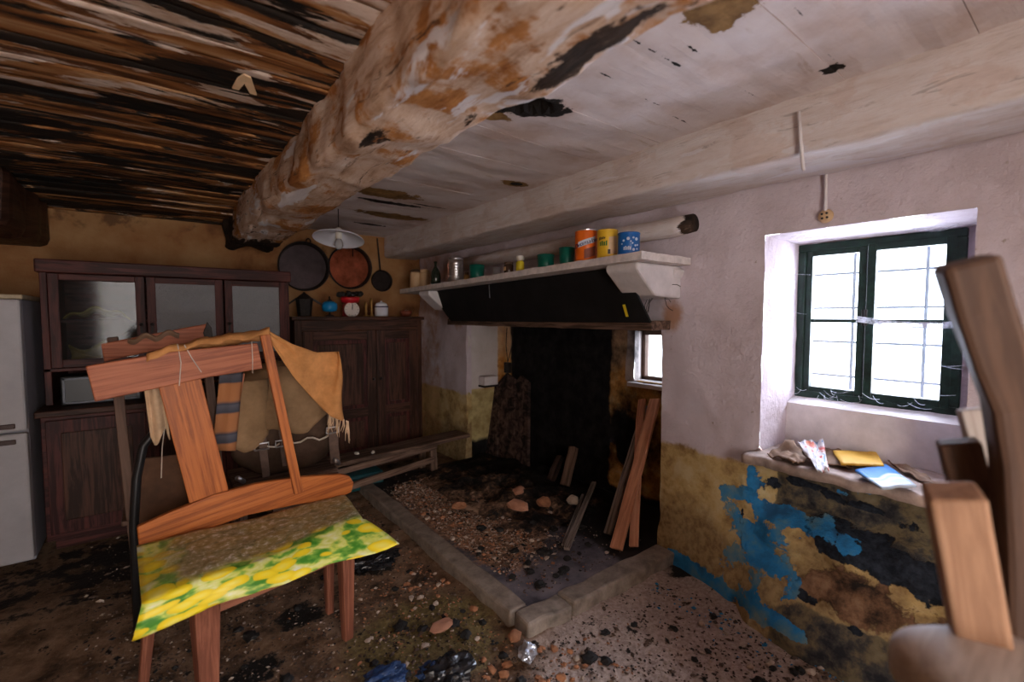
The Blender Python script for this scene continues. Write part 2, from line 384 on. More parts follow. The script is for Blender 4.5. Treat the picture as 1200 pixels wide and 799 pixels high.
M['brownfab'] = plain('brown_seat_fabric', (0.075, 0.034, 0.016), 0.9, var=0.5, scale=7)
M['terra'] = plain('terracotta', (0.55, 0.27, 0.17), 0.8, var=0.2, scale=20)
M['brick'] = plain('orange_brick_fragment', (0.38, 0.17, 0.085), 0.85, var=0.3, scale=25)
M['stone'] = plain('pale_rubble', (0.46, 0.37, 0.30), 0.85, var=0.3, scale=30)
M['coal'] = plain('charcoal', (0.012, 0.011, 0.011), 0.7, var=0.5, scale=25)
M['foil'] = plain('crumpled_foil', (0.62, 0.68, 0.80), 0.3, 0.8, 0.2, 20)
M['bag'] = plain('black_plastic_bag', (0.012, 0.013, 0.016), 0.25, var=0.4, spec=0.6)
M['bluebag'] = plain('blue_plastic_scrap', (0.02, 0.05, 0.14), 0.35, var=0.6, scale=14)
def mk_sootash():
    m = Mat('soot_and_ash'); n1 = m.noise(5, 6, 0.65); n2 = m.noise(26, 6, 0.7); x, y, z = m.xyz()
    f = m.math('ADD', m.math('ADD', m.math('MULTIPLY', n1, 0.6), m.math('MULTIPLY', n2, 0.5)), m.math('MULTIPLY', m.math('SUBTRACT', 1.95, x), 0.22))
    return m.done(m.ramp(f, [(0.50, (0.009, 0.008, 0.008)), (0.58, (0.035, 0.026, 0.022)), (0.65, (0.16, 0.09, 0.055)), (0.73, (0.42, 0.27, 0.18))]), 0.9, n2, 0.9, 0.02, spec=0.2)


M['sootash'] = mk_sootash()
M['wire'] = plain('black_wire', (0.02, 0.017, 0.016), 0.6)
M['ash'] = plain('ash_and_rubble', (0.09, 0.06, 0.045), 0.9, var=0.7, scale=30, bump=0.8)
M['yellowpaper'] = plain('yellow_envelope', (0.62, 0.34, 0.03), 0.6, var=0.12)
M['brownpaper'] = plain('dry_brown_paper', (0.20, 0.12, 0.075), 0.85, var=0.35)
M['plaster'] = plain('loose_plaster_flake', (0.80, 0.58, 0.36), 0.8, var=0.12)
M['teal'] = plain('teal_plastic', (0.01, 0.10, 0.12), 0.4)
M['plate'] = plain('yellowed_cloth', (0.34, 0.25, 0.07), 0.8, var=0.4, scale=12)


def mk_plaid():
    m = Mat('orange_and_grey_striped_cloth'); x, y, z = m.xyz()
    f = m.math('FRACT', m.math('MULTIPLY', z, 7.5))
    c = m.ramp(f, [(0.0, (0.42, 0.17, 0.065)), (0.50, (0.42, 0.17, 0.065)), (0.56, (0.055, 0.055, 0.075)), (0.78, (0.10, 0.10, 0.12)), (0.84, (0.055, 0.055, 0.075)), (0.95, (0.42, 0.17, 0.065))])
    return m.done(c, 0.9, m.noise(120, 3), 0.3, 0.003)


def mk_booklet():
    m = Mat('blue_and_white_cover'); x, y, z = m.xyz(m.tc())
    v = m.math('ADD', y, m.math('MULTIPLY', m.math('SINE', m.math('MULTIPLY', x, 7.0)), 0.07))
    c = m.ramp(v, [(0.0, (0.58, 0.68, 0.80)), (0.22, (0.45, 0.62, 0.80)), (0.30, (0.72, 0.80, 0.88)), (0.40, (0.30, 0.55, 0.80)), (0.47, (0.72, 0.80, 0.88)), (0.56, (0.02, 0.24, 0.62)), (1.0, (0.012, 0.18, 0.55))])
    return m.done(c, 0.4)


def mk_snack():
    m = Mat('printed_snack_wrapper'); t = m.tc()
    n = m.noise(3.5, 4, 0.6, t, 0.8)
    c = m.ramp(n, [(0.36, (0.03, 0.16, 0.34)), (0.42, (0.60, 0.58, 0.60)), (0.55, (0.70, 0.66, 0.66)), (0.60, (0.55, 0.03, 0.03)), (0.66, (0.60, 0.18, 0.05)), (0.72, (0.68, 0.62, 0.6))])
    return m.done(c, 0.3, m.noise(9, 5, 0.6, t), 0.5, 0.01, spec=0.5)


def mk_pane(name, trans, tint, rough=0.5, bump=False):
    m = Mat(name)
    tr = m.n('ShaderNodeBsdfTransparent'); tr.inputs[0].default_value = (0.96, 0.98, 1, 1)
    mx = m.n('ShaderNodeMixShader'); d = m.noise(5.0, 6, 0.65, m.stretch((1, 1, 2.0)))
    m.done(tint, rough, m.voro(95) if bump else None, 0.8, 0.006, spec=0.5)
    f = m.math('ADD', trans, m.math('MULTIPLY', m.math('SUBTRACT', d, 0.5), 0.15))
    m.set(mx.inputs[0], f); m.nt.links.new(m.b.outputs[0], mx.inputs[1]); m.nt.links.new(tr.outputs[0], mx.inputs[2])
    m.nt.links.new(mx.outputs[0], m.out.inputs[0])
    return m.m


def mk_web():
    m = Mat('cobweb_silk')
    tr = m.n('ShaderNodeBsdfTransparent'); mx = m.n('ShaderNodeMixShader')
    m.done((0.8, 0.85, 0.95), 0.8)
    m.set(mx.inputs[0], m.step(m.noise(30, 4, 0.7), 0.35, 0.75)); m.nt.links.new(tr.outputs[0], mx.inputs[2]); m.nt.links.new(m.b.outputs[0], mx.inputs[1])
    m.nt.links.new(mx.outputs[0], m.out.inputs[0])
    return m.m


M['plaid'] = mk_plaid(); M['booklet'] = mk_booklet(); M['snack'] = mk_snack(); M['web'] = mk_web()
M['pane'] = mk_pane('dusty_window_glass', 0.90, (0.55, 0.57, 0.58), 0.6)
M['cabglass'] = mk_pane('clear_cabinet_glass', 0.72, (0.02, 0.022, 0.022), 0.08)
M['hammered'] = mk_pane('hammered_cabinet_glass', 0.12, (0.30, 0.31, 0.33), 0.16, True)


# ------------------------------------------------------------------ mesh helpers
class MB:
    def __init__(s): s.v = []; s.f = []; s.t = []

    def add(s, vs, fs, ts=None):
        o = len(s.v); s.v += [Vector(p) for p in vs]; s.t += [Vector(p) for p in (ts or vs)]
        s.f += [tuple(i + o for i in f) for f in fs]; return s

    def box(s, lo, hi, axis=0):
        x0, y0, z0 = lo; x1, y1, z1 = hi
        vs = [(x, y, z) for z in (z0, z1) for y in (y0, y1) for x in (x0, x1)]
        rot = lambda p: (p[axis], p[(axis + 1) % 3], p[(axis + 2) % 3])
        return s.add(vs, [(0, 2, 3, 1), (4, 5, 7, 6), (0, 1, 5, 4), (2, 6, 7, 3), (0, 4, 6, 2), (1, 3, 7, 5)], [rot(p) for p in vs])

    def bar(s, p0, p1, w, t, side=(0, 0, 1), n=1, rough=0.0, seed=0, w1=None, t1=None, bow=None):
        """bar from p0 to p1; w across 'side', t across the remaining direction"""
        p0 = Vector(p0); p1 = Vector(p1); a = (p1 - p0); L = a.length; a.normalize()
        sd = Vector(side); sd = (sd - a * sd.dot(a)).normalized(); th = a.cross(sd)
        w1 = w if w1 is None else w1; t1 = t if t1 is None else t1
        vs = []; ts = []; off = seed * 0.737
        for i in range(n + 1):
            u = i / n; ww = w + (w1 - w) * u; tt = t + (t1 - t) * u
            c = p0 + a * (L * u)
            if bow is not None: c = c + Vector(bow) * (4 * u * (1 - u))
            for k, (q, r) in enumerate(((-.5, -.5), (.5, -.5), (.5, .5), (-.5, .5))):
                p = c + sd * (q * ww) + th * (r * tt)
                if rough:
                    p = p + Vector((mn.noise(p * 9 + Vector((seed, 0, 0))), mn.noise(p * 9 + Vector((0, seed + 5, 0))), mn.noise(p * 9 + Vector((3, 0, seed))))) * rough
                vs.append(p); ts.append((L * u + off, q * ww + off, r * tt + off * 2))
        fs = [(0, 1, 2, 3), tuple(n * 4 + k for k in (3, 2, 1, 0))]
        for i in range(n):
            for k in range(4):
                b = i * 4; fs.append((b + k, b + 4 + k, b + 4 + (k + 1) % 4, b + (k + 1) % 4))
        return s.add(vs, fs, ts)

    def tube(s, pts, r, n=8, cap=True):
        pts = [Vector(p) for p in pts]; rs = r if isinstance(r, (list, tuple)) else [r] * len(pts)
        vs = []; ts = []; ref = None; ln = 0
        for i, p in enumerate(pts):
            d = (pts[min(i + 1, len(pts) - 1)] - pts[max(i - 1, 0)]).normalized()
            if ref is None: ref = d.orthogonal().normalized()
            ref = (ref - d * ref.dot(d)).normalized(); b = d.cross(ref)
            if i: ln += (p - pts[i - 1]).length
            for k in range(n):
                a = 2 * math.pi * k / n
                q = ref * math.cos(a) * rs[i] + b * math.sin(a) * rs[i]
                vs.append(p + q); ts.append((ln, q.length * math.cos(a), q.length * math.sin(a)))
        fs = []
        for i in range(len(pts) - 1):
            for k in range(n):
                fs.append((i * n + k, i * n + (k + 1) % n, (i + 1) * n + (k + 1) % n, (i + 1) * n + k))
        if cap: fs += [tuple(range(n - 1, -1, -1)), tuple((len(pts) - 1) * n + k for k in range(n))]
        return s.add(vs, fs, ts)

    def lathe(s, c, prof, n=20, axis=(0, 0, 1), close=True):
        ax = Vector(axis).normalized(); e = ax.orthogonal().normalized(); g = ax.cross(e); c = Vector(c)
        vs = []; fs = []
        for r, z in prof:
            for k in range(n):
                a = 2 * math.pi * k / n
                vs.append(c + ax * z + (e * math.cos(a) + g * math.sin(a)) * max(r, 1e-4))
        for i in range(len(prof) - 1):
            for k in range(n):
                fs.append((i * n + k, i * n + (k + 1) % n, (i + 1) * n + (k + 1) % n, (i + 1) * n + k))
        if close: fs += [tuple(range(n - 1, -1, -1)), tuple((len(prof) - 1) * n + k for k in range(n))]
        return s.add(vs, fs)

    def prism(s, pts, ext, ts=None):
        """closed prism: polygon pts (3-D) extruded by vector ext"""
        pts = [Vector(p) for p in pts]; e = Vector(ext); n = len(pts)
        vs = pts + [p + e for p in pts]
        fs = [tuple(range(n - 1, -1, -1)), tuple(range(n, 2 * n))] + [(k, (k + 1) % n, n + (k + 1) % n, n + k) for k in range(n)]
        return s.add(vs, fs)

    def grid(s, fn, us, vs_, skip=None, tfn=None):
        P = []; T = []; nu = len(us); nv = len(vs_)
        for v in vs_:
            for u in us:
                P.append(fn(u, v)); T.append(tfn(u, v) if tfn else P[-1])
        F = []
        for j in range(nv - 1):
            for i in range(nu - 1):
                if skip and skip((us[i] + us[i + 1]) / 2, (vs_[j] + vs_[j + 1]) / 2): continue
                F.append((j * nu + i, j * nu + i + 1, (j + 1) * nu + i + 1, (j + 1) * nu + i))
        return s.add(P, F, T)

    def rock(s, c, r, sq=(1, 1, 1), seed=0, sub=1, rough=0.45, rot=None):
        vs, fs = ICO[sub]; c = Vector(c); R = rot or Matrix.Rotation(seed * 1.7, 3, 'Z'); o = Vector((seed * 3.1, seed * 1.3, 0))
        ps = []
        for v in vs:
            k = 1 + rough * mn.noise(v * 1.6 + o)
            ps.append(c + R @ Vector((v.x * sq[0], v.y * sq[1], v.z * sq[2])) * (r * k))
        return s.add(ps, fs)

    def build(s, name, mat, parent=None, smooth=False, bevel=0.0, solid=0.0, subsurf=0):
        off = parent_world(parent) if parent is not None else Vector((0, 0, 0))
        me = bpy.data.meshes.new(name)
        me.from_pydata([tuple(p - off) for p in s.v], [], s.f)
        at = me.attributes.new('tc', 'FLOAT_VECTOR', 'POINT')
        at.data.foreach_set('vector', [c for p in s.t for c in p])
        me.materials.append(mat)
        if smooth: me.polygons.foreach_set('use_smooth', [True] * len(me.polygons))
        bm = bmesh.new(); bm.from_mesh(me); bmesh.ops.recalc_face_normals(bm, faces=bm.faces); bm.to_mesh(me); bm.free()
        o = bpy.data.objects.new(name, me); COL.objects.link(o)
        if parent is not None: o.parent = parent
        if solid:
            q = o.modifiers.new('thickness', 'SOLIDIFY'); q.thickness = solid; q.offset = 0
        if bevel:
            q = o.modifiers.new('bevel', 'BEVEL'); q.width = bevel; q.segments = 2; q.limit_method = 'ANGLE'
        if subsurf:
            q = o.modifiers.new('subdivision', 'SUBSURF'); q.levels = subsurf; q.render_levels = subsurf
        return o


def parent_world(p):
    v = Vector((0, 0, 0))
    while p is not None: v = v + p.location; p = p.parent
    return v


def mkico(sub):
    bm = bmesh.new(); bmesh.ops.create_icosphere(bm, subdivisions=sub, radius=1)
    r = ([v.co.copy() for v in bm.verts], [tuple(v.index for v in f.verts) for f in bm.faces]); bm.free(); return r


ICO = {1: mkico(1), 2: mkico(2), 3: mkico(3), 4: mkico(4)}


def set_attr(o, name, fn):
    me = o.data; a = me.attributes.new(name, 'FLOAT', 'POINT'); w = parent_world(o)
    a.data.foreach_set('value', [float(fn(v.co + w)) for v in me.vertices])


def tag(o, label, cat, group=None):
    o['label'] = label; o['category'] = cat
    if group: o['group'] = group
    return o


def thing(name, loc, label, cat, group=None):
    o = bpy.data.objects.new(name, None); COL.objects.link(o); o.location = loc; o.empty_display_size = 0.05
    return tag(o, label, cat, group)


def struct(o): o['kind'] = 'structure'; return o


def lin(a, b, step):
    n = max(1, int(round((b - a) / step))); return [a + (b - a) * i / n for i in range(n + 1)]


def breaks(pts, step):
    r = []
    for a, b in zip(pts, pts[1:]): r += lin(a, b, step)[:-1]
    return r + [pts[-1]]


def ell(p, c, ra, rb, ang=0.0):
    """1 inside an ellipse on the first two coordinates fading to 0 outside"""
    dx, dy = p[0] - c[0], p[1] - c[1]; ca, sa = math.cos(ang), math.sin(ang)
    u = (dx * ca + dy * sa) / ra; v = (-dx * sa + dy * ca) / rb
    return max(0.0, 1.3 - 0.8 * math.sqrt(u * u + v * v))


# ================================================================== THE SETTING
XR, YB, XL, YR, ZC = 2.15, 4.30, -2.0, -1.6, 2.06     # right wall, back wall, left wall, rear wall, ceiling
FY0, FY1, FZ = 1.46, 3.42, 1.25                        # fireplace opening
WY0, WY1, WZ0, WZ1 = 0.28, 0.945, 0.67, 1.655          # window niche
XN = 2.56                                              # back of the hearth recess

# ---- floor


def floor_z(x, y):
    h = 0.018 * fbm((x, y, 0), 2.2, 4) + 0.008 * fbm((x, y, 3), 9, 3)
    return h - 0.012


fl = MB().grid(lambda x, y: (x, y, floor_z(x, y)), lin(XL - .1, 2.7, 0.04), lin(YR - .1, YB + .1, 0.04)).build('floor', M['floor'], None, True)
struct(fl)
pm = onz(500, 745, 0); pp = onz(800, 740, 0)
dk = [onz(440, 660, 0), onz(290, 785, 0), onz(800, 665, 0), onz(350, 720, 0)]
set_attr(fl, 'moss', lambda p: ell(p, pm, 0.34, 0.30))
set_attr(fl, 'pale', lambda p: 1.1 * ell(p, pp, 0.60, 0.42, 0.4) + 0.30 * ell(p, (0.9, 1.0), 0.8, 0.8))  # window light spilling on the floor, painted as a paler patch
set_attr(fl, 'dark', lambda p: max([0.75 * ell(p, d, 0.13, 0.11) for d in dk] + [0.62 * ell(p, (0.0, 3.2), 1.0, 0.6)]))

# ---- back, left and rear walls
bw = MB().grid(lambda x, z: (x, YB + 0.02 * fbm((x, 0, z), 2.5), z), lin(XL - .1, 2.3, 0.05), lin(-.05, 2.2, 0.05)).build('wall_back', M['bwall'], None, True)
struct(bw)
lw = MB().grid(lambda y, z: (XL + 0.02 * fbm((0, y, z), 2.5), y, z), lin(YR - .1, YB + .1, 0.1), lin(-.05, 2.2, 0.1)).build('wall_left', M['bwall'], None, True)
struct(lw)
rw = MB().grid(lambda x, z: (x, YR, z), breaks([XL - .1, -0.60, 0.40, 2.3], .12), breaks([-.05, 2.0, 2.2], .12), skip=lambda x, z: -0.60 < x < 0.40 and z < 2.0)
for xx in (-0.63, 0.40): rw.box((xx, YR - .18, 0), (xx + .03, YR + .02, 2.0))
rw.box((-0.63, YR - .18, 2.0), (0.43, YR + .02, 2.04))
struct(rw.build('wall_rear', M['bwall'], None))

# ---- right wall: limewash above an ochre dado, ledges of broken plaster below the window


def wx(y, z):
    x = XR + 0.012 * fbm((0, y, z), 2.6, 4) + 0.004 * fbm((0, y, z + 7), 12, 3)
    k = sst(y, 0.985, 0.90)                                  # the niche under the window
    kp = sst(y, 1.42, 0.62)                                  # the swelling foot of the wall
    e = 0.030 * fbm((1, y * 1.3, z), 6, 5)
    if z < WZ0 + .001:
        x -= kp * (0.115 * sst(z, 0.42, 0.22) + 0.08 * sst(z, 0.24, 0.0))
    if k > 0 and z < WZ0 + .001:
        zl = z + 0.03 * fbm((0, y, 1), 4, 2)
        prof = 0.095 * sst(zl, 0.40, 0.47) - 0.02 * sst(zl, 0.46, 0.40) + 0.05 * sst(zl, 0.335, 0.30) - 0.05 * sst(zl, 0.27, 0.24) - 0.03 * sst(zl, 0.13, 0.08)
        x += k * (prof + e)
    else:
        x += -0.02 * sst(z, 0.25, 0.0)
    # spalled edge of the hearth jamb
    if y > FY0 - 0.10 and z < 0.45:
        x += 0.025 * max(0, fbm((0, y, z), 14, 3)) * sst(y, FY0 - .1, FY0)
    return x


ys = breaks([YR - .1, 0.0, WY0, WY1, FY0, FY1, YB + .05], 0.035); zs = breaks([-.06, WZ0, FZ, WZ1, 2.2], 0.035)
W = MB()
W.grid(lambda y, z: (wx(y, z), y, z), ys, zs,
       skip=lambda y, z: (WY0 < y < WY1 and WZ0 < z < WZ1) or (FY0 < y < FY1 and z < FZ))
XF = 2.50                                                   # plane of the window frame
FYA, FYB, FZA, FZB = 0.355, 0.925, 0.915, 1.630             # frame opening
us = lin(0, 1, 0.1)
spl = 0.03
W.grid(lambda u, z: (wx(WY1, z) * (1 - u) + XF * u, WY1 - 0.012 * u + 0.006 * fbm((u, 1, z), 8), z), us, breaks([WZ0, FZ, WZ1], .04))
W.grid(lambda u, z: (wx(WY0, z) * (1 - u) + XF * u, WY0 + 0.045 * u, z), us, breaks([WZ0, FZ, WZ1], .04))
W.grid(lambda u, y: (wx(y, WZ1) * (1 - u) + XF * u, y, WZ1 - 0.012 * u + 0.006 * fbm((u, y, 4), 8)), us, breaks([WY0, WY1], .035))
W.grid(lambda y, z: (XF + 0.004 * fbm((0, y, z), 12), y, z), breaks([WY0 - .02, FYA, FYB, WY1 + .02], .03), breaks([WZ0, FZA, FZB, WZ1 + .02], .03),
       skip=lambda y, z: FYA < y < FYB and FZA < z < FZB)
for yj in (FY0, FY1):
    W.grid(lambda u, z: (wx(yj, z) * (1 - u) + 2.20 * u, yj + (0.002 if yj == FY0 else -0.002) * u, z), [0, .5, 1], breaks([-.06, WZ0, FZ], .035))
W.grid(lambda u, y: (wx(y, FZ) * (1 - u) + 2.20 * u, y, FZ), [0, 1], breaks([FY0, FY1], .035))
wr = W.build('wall_right', M['rwall'], None, True)
struct(wr)


def proj(p):
    q = p - CAM; d = q.dot(FW)
    return (600 + FPX * q.dot(RT) / d, 399.5 - FPX * q.dot(UP) / d) if d > .05 else (-9999, -9999)


def seg2(p, a, b, w): return max(0.0, 1.25 - 0.75 * segd(p, a, b) / w)


def lowmask(fn): return lambda p: fn(proj(p)) if (p.z < WZ0 and 0.0 < p.y < 1.46 and p.x < 2.35) else 0.0


# places of the stains on the wall, found from the photograph and then fixed to the wall itself
def segd(p, a, b):
    a = Vector(a[:2]); b = Vector(b[:2]); q = Vector(p[:2]); d = b - a; t = max(0, min(1, (q - a).dot(d) / d.length_squared)); return (q - a - d * t).length


def blue(q):
    v = max(.95 * seg2(q, (883, 548), (889, 600), 8), .95 * seg2(q, (892, 596), (968, 616), 14), .8 * seg2(q, (848, 574), (888, 582), 9), 1.0 * ell(q, (996, 641), 17, 11),
            .62 * ell(q, (888, 640), 48, 62), .62 * ell(q, (925, 690), 22, 18), .85 * seg2(q, (785, 652), (935, 745), 10), .55 * ell(q, (1010, 575), 40, 10), .5 * ell(q, (1085, 720), 10, 12))
    return v


set_attr(wr, 'blue', lowmask(blue))
set_attr(wr, 'bare', lowmask(lambda q: max(.95 * ell(q, (1005, 702), 72, 32, .42), .8 * seg2(q, (960, 630), (1100, 680), 6), .9 * ell(q, (1100, 770), 40, 50))))
set_attr(wr, 'navy', lowmask(lambda q: max(.95 * seg2(q, (965, 622), (1100, 690), 24), .75 * seg2(q, (925, 560), (1080, 620), 6), .8 * ell(q, (905, 566), 16, 9), .8 * seg2(q, (868, 590), (872, 640), 3), .7 * seg2(q, (930, 690), (1080, 790), 4))) )
set_attr(wr, 'olive', lambda p: sst(p.y, 0.93, 0.88) * sst(p.z, 0.40, 0.44) * sst(p.z, 0.68, 0.66) * sst(p.x, 2.45, 2.35) + (0.85 * sst(p.y, .9, .7) * sst(p.z, .2, .12) if p.x < 2.3 else 0))
set_attr(wr, 'rust', lambda p: max(0.9 * ell((p.y, p.z), (1.40, 1.30), 0.07, 0.10), 0.8 * ell((p.y, p.z), (3.55, 1.28), 0.1, 0.12), 0.6 * sst(p.y, 3.7, 3.95)))

# parapet below the window and its sloping ledge (one with the wall)
pp_ = MB()
XP = 2.405
pp_.grid(lambda y, z: (XP + 0.006 * fbm((2, y, z), 7), y, z), lin(WY0, WY1, .04), lin(WZ0 - .02, 0.885, .04))
pp_.grid(lambda u, y: (XP + (XF - XP) * u, y, 0.885 + 0.03 * u + 0.004 * fbm((u, y, 0), 10)), lin(0, 1, .2), lin(WY0, WY1, .04))
o = pp_.build('parapet', M['white'], wr, True)

# ---- hearth recess (inside of the chimney)
HW = (1.56, 1.95, 0.865, 1.20)                              # small window in the recess
R = MB()
R.grid(lambda y, z: (XN + 0.02 * fbm((0, y, z), 4), y, z), breaks([FY0 - .02, HW[0], HW[1], FY1 + .02], .05), breaks([-.05, HW[2], HW[3], 2.2], .05),
       skip=lambda y, z: HW[0] < y < HW[1] and HW[2] < z < HW[3])
R.grid(lambda x, z: (x, FY0 + (0.02 * (x - XR) / 0.4), z), [2.165, 2.2, 2.3, 2.4, 2.5, 2.6], lin(-.05, 2.2, .05))
R.grid(lambda x, z: (x, FY1 + 0.006 * fbm((x, 0, z), 6), z), breaks([2.165, 2.6], .05), lin(-.05, 2.2, .05))
for (a, b) in (((HW[0], HW[2]), (HW[1], HW[2])), ((HW[1], HW[2]), (HW[1], HW[3])), ((HW[1], HW[3]), (HW[0], HW[3])), ((HW[0], HW[3]), (HW[0], HW[2]))):
    R.grid(lambda u, v: (XN + 0.16 * v, a[0] + (b[0] - a[0]) * u, a[1] + (b[1] - a[1]) * u), lin(0, 1, .1), lin(0, 1, .25))
rc = R.build('wall_hearth', M['recess'], None, True)
struct(rc)
gp = onx(722, 512, XN)
set_attr(rc, 'soot', lambda p: 0.0 if p.x > XN + .04 else max(sst(p.y, 2.08, 2.26) * sst(p.y, 3.42, 3.2) * (0 if p.x < 2.5 else 1), (0.75 * ell((p.y, p.z), (2.02, .36), .10, .16) if p.y < 2.15 else 0.9 * sst(p.z, 0.34, 0.08)), 0.8 * sst(p.z, 0.16, 0.05), 1.0 * sst(p.z, 1.3, 1.5), 0.5 * sst(p.y, 3.3, 3.0) * sst(p.x, 2.45, 2.56)))
set_attr(rc, 'grey', lambda p: 0.9 * ell((p.y, p.z), (gp.y, gp.z), 0.16, 0.06))
set_attr(rc, 'white', lambda p: 1.0 if p.x > XN + 0.03 else (sst(p.y, 3.40, 3.415) * sst(p.x, 2.54, 2.44) * sst(p.z, .62, .68)) + (0.9 if (p.x > 2.5 and HW[1] < p.y < HW[1] + .05 and HW[2] - .05 < p.z < HW[3] + .1) else 0))
set_attr(rc, 'yellow', lambda p: sst(p.y, 3.40, 3.415) * sst(p.x, 2.54, 2.44) * sst(p.z, .68, .62))

# chimney breast above the lintel stays part of wall_right; lintel under the mantel
lt = MB().bar((2.075, FY0 - .05, FZ + 0.0), (2.075, FY1 + .05, FZ + 0.0), 0.05, 0.17, (0, 0, 1), 16, 0.006).build('trim_1', M['dusty'], None, False, 0.004)
struct(lt)

# ---- hearth slab and kerb stones
kc = onz(622, 730, 0.07)
slab = MB().grid(lambda x, y: (x, y, 0.044 + 0.005 * fbm((x, y, 2), 4)), lin(1.24, 2.62, .035), lin(1.46, 3.42, .035)).build('hearth_slab', M['slab'], fl, True)
set_attr(slab, 'soot', lambda p: max(sst(p.x, 1.72, 2.0), sst(p.y, 2.75, 3.1)) * 0.9)
set_attr(slab, 'rubble', lambda p: 0.85 * ell(p, (1.50, 2.62), 0.36, 0.75) + 0.42 * ell(p, (1.6, 2.05), .3, .25))


def kerb(a, b, w, h, seed):
    a = Vector(a); b = Vector(b)
    return MB().bar(a + Vector((0, 0, h / 2 - .02)), b + Vector((0, 0, h / 2 - .02)), h + .04, w, (0, 0, 1), 14, 0.012, seed).build('kerb_stone', M['kerb'], fl, False, 0.012)


kerb((1.20, 1.50, 0), (1.22, 3.38, 0), 0.10, 0.050, 1)
kerb((1.165, 1.44, 0), (1.395, 1.425, 0), 0.11, 0.055, 3)
kerb((1.405, 1.425, 0), (2.14, 1.41, 0), 0.11, 0.055, 2)

# ---- ceiling: rotten boards to the left of the big beam, limewashed boards to the right
ce = MB().grid(lambda x, y: (x, y, ZC + 0.16), [XL - .1, 2.75], [YR - .1, YB + .1]).build('ceiling', M['darkbase'], None)
struct(ce)
rng = random.Random(3)
y = YR - .05; i = 0
while y < YB + .02:
    w = rng.uniform(0.10, 0.17); y1 = y + w - rng.uniform(0.001, 0.007)
    dz = rng.uniform(-0.006, 0.006) - 0.035 * sst(y, 2.5, 4.3); sl = rng.uniform(-.01, .01)
    sag = -0.02

    def pf(x, v, y=y, y1=y1, dz=dz, sl=sl):
        yy = y + (y1 - y) * v
        edge = abs(v - .5) * 2
        zz = ZC + dz + sl * x - 0.03 * sst(x, 0.2, -1.5) + 0.003 * fbm((x * 1.5, yy * 7, 1), 1.6, 4) + 0.002 * edge ** 6
        if y > 1.2: zz += 0.005 * abs(fbm((x * 1.2, yy * 14, 5), 1.5, 3))
        return (x, yy + 0.006 * fbm((x, yy, 9), 6, 2), zz)
    pk = MB().grid(pf, lin(XL - .02, 0.60, 0.045), [0, .12, .35, .65, .88, 1]).build('plank', M['rot'], ce, True, solid=0.02)
    cen = Vector((0, 0))
    set_attr(pk, 'rot', lambda p: 0.55 * sst(p.y, 1.2, 3.6) + 0.45 * sst(p.x, 0.1, -1.1) - 0.55 * sst(p.x, 0.1, 0.5) * sst(p.y, 2.2, 0.8))
    y = y + w; i += 1
CP = lambda px, py: onz(px, py, ZC)
darks = [(CP(606, 118), 0.155, 0.062, -0.35), (CP(455, 236), 0.28, 0.045, 0.02), (CP(500, 240), 0.16, 0.02, 0), (CP(435, 262), 0.16, 0.03, 0), (CP(700, 20), 0.06, 0.03, 0), (CP(975, 78), 0.035, 0.035, 0.4), (CP(605, 213), 0.05, 0.03, 0)]
ochs = [(CP(842, 6), 0.10, 0.09, 0.3), (CP(605, 213), 0.10, 0.045, 0), (CP(450, 225), 0.25, 0.10, 0), (CP(460, 252), 0.3, 0.10, 0), (CP(570, 130), 0.12, 0.05, 0)]
cracks = [(CP(700, 78), CP(832, 160)), (CP(930, 0), CP(985, 75)), (CP(740, 40), CP(800, 75)), (CP(800, 45), CP(905, 125))]


def segd(p, a, b):
    a = Vector(a[:2]); b = Vector(b[:2]); q = Vector(p[:2]); d = b - a; t = max(0, min(1, (q - a).dot(d) / d.length_squared)); return (q - a - d * t).length


y = YR - .05
while y < YB + .02:
    w = rng.uniform(0.26, 0.36); y1 = y + w - 0.002; dz = rng.uniform(-.002, .002)

    def pf2(x, v, y=y, y1=y1, dz=dz):
        yy = y + (y1 - y) * v
        zz = ZC + dz + 0.007 * fbm((x * 1.5, yy * 4, 2), 1.5, 3)
        h = max(ell((x, yy), c, a, b, g) for c, a, b, g in darks[:1])
        return (x, yy, zz + 0.06 * sst(h, 0.55, 0.75))
    pk = MB().grid(pf2, lin(0.60, 2.16, 0.022), breaks([0, 1], 0.07)).build('plank', M['lime'], ce, False, solid=0.016)
    set_attr(pk, 'dark', lambda p: max([1.1 * ell(p, darks[0][0], .19, .085, -.35)] + [0.85 * ell(p, c, a, b, g) for c, a, b, g in darks] + [0.50 * sst(segd(p, a, b), 0.014, 0.003) for a, b in cracks]))
    set_attr(pk, 'ochre', lambda p: max(0.9 * ell(p, c, a, b, g) for c, a, b, g in ochs))
    y += w

# ================================================================== BEAMS


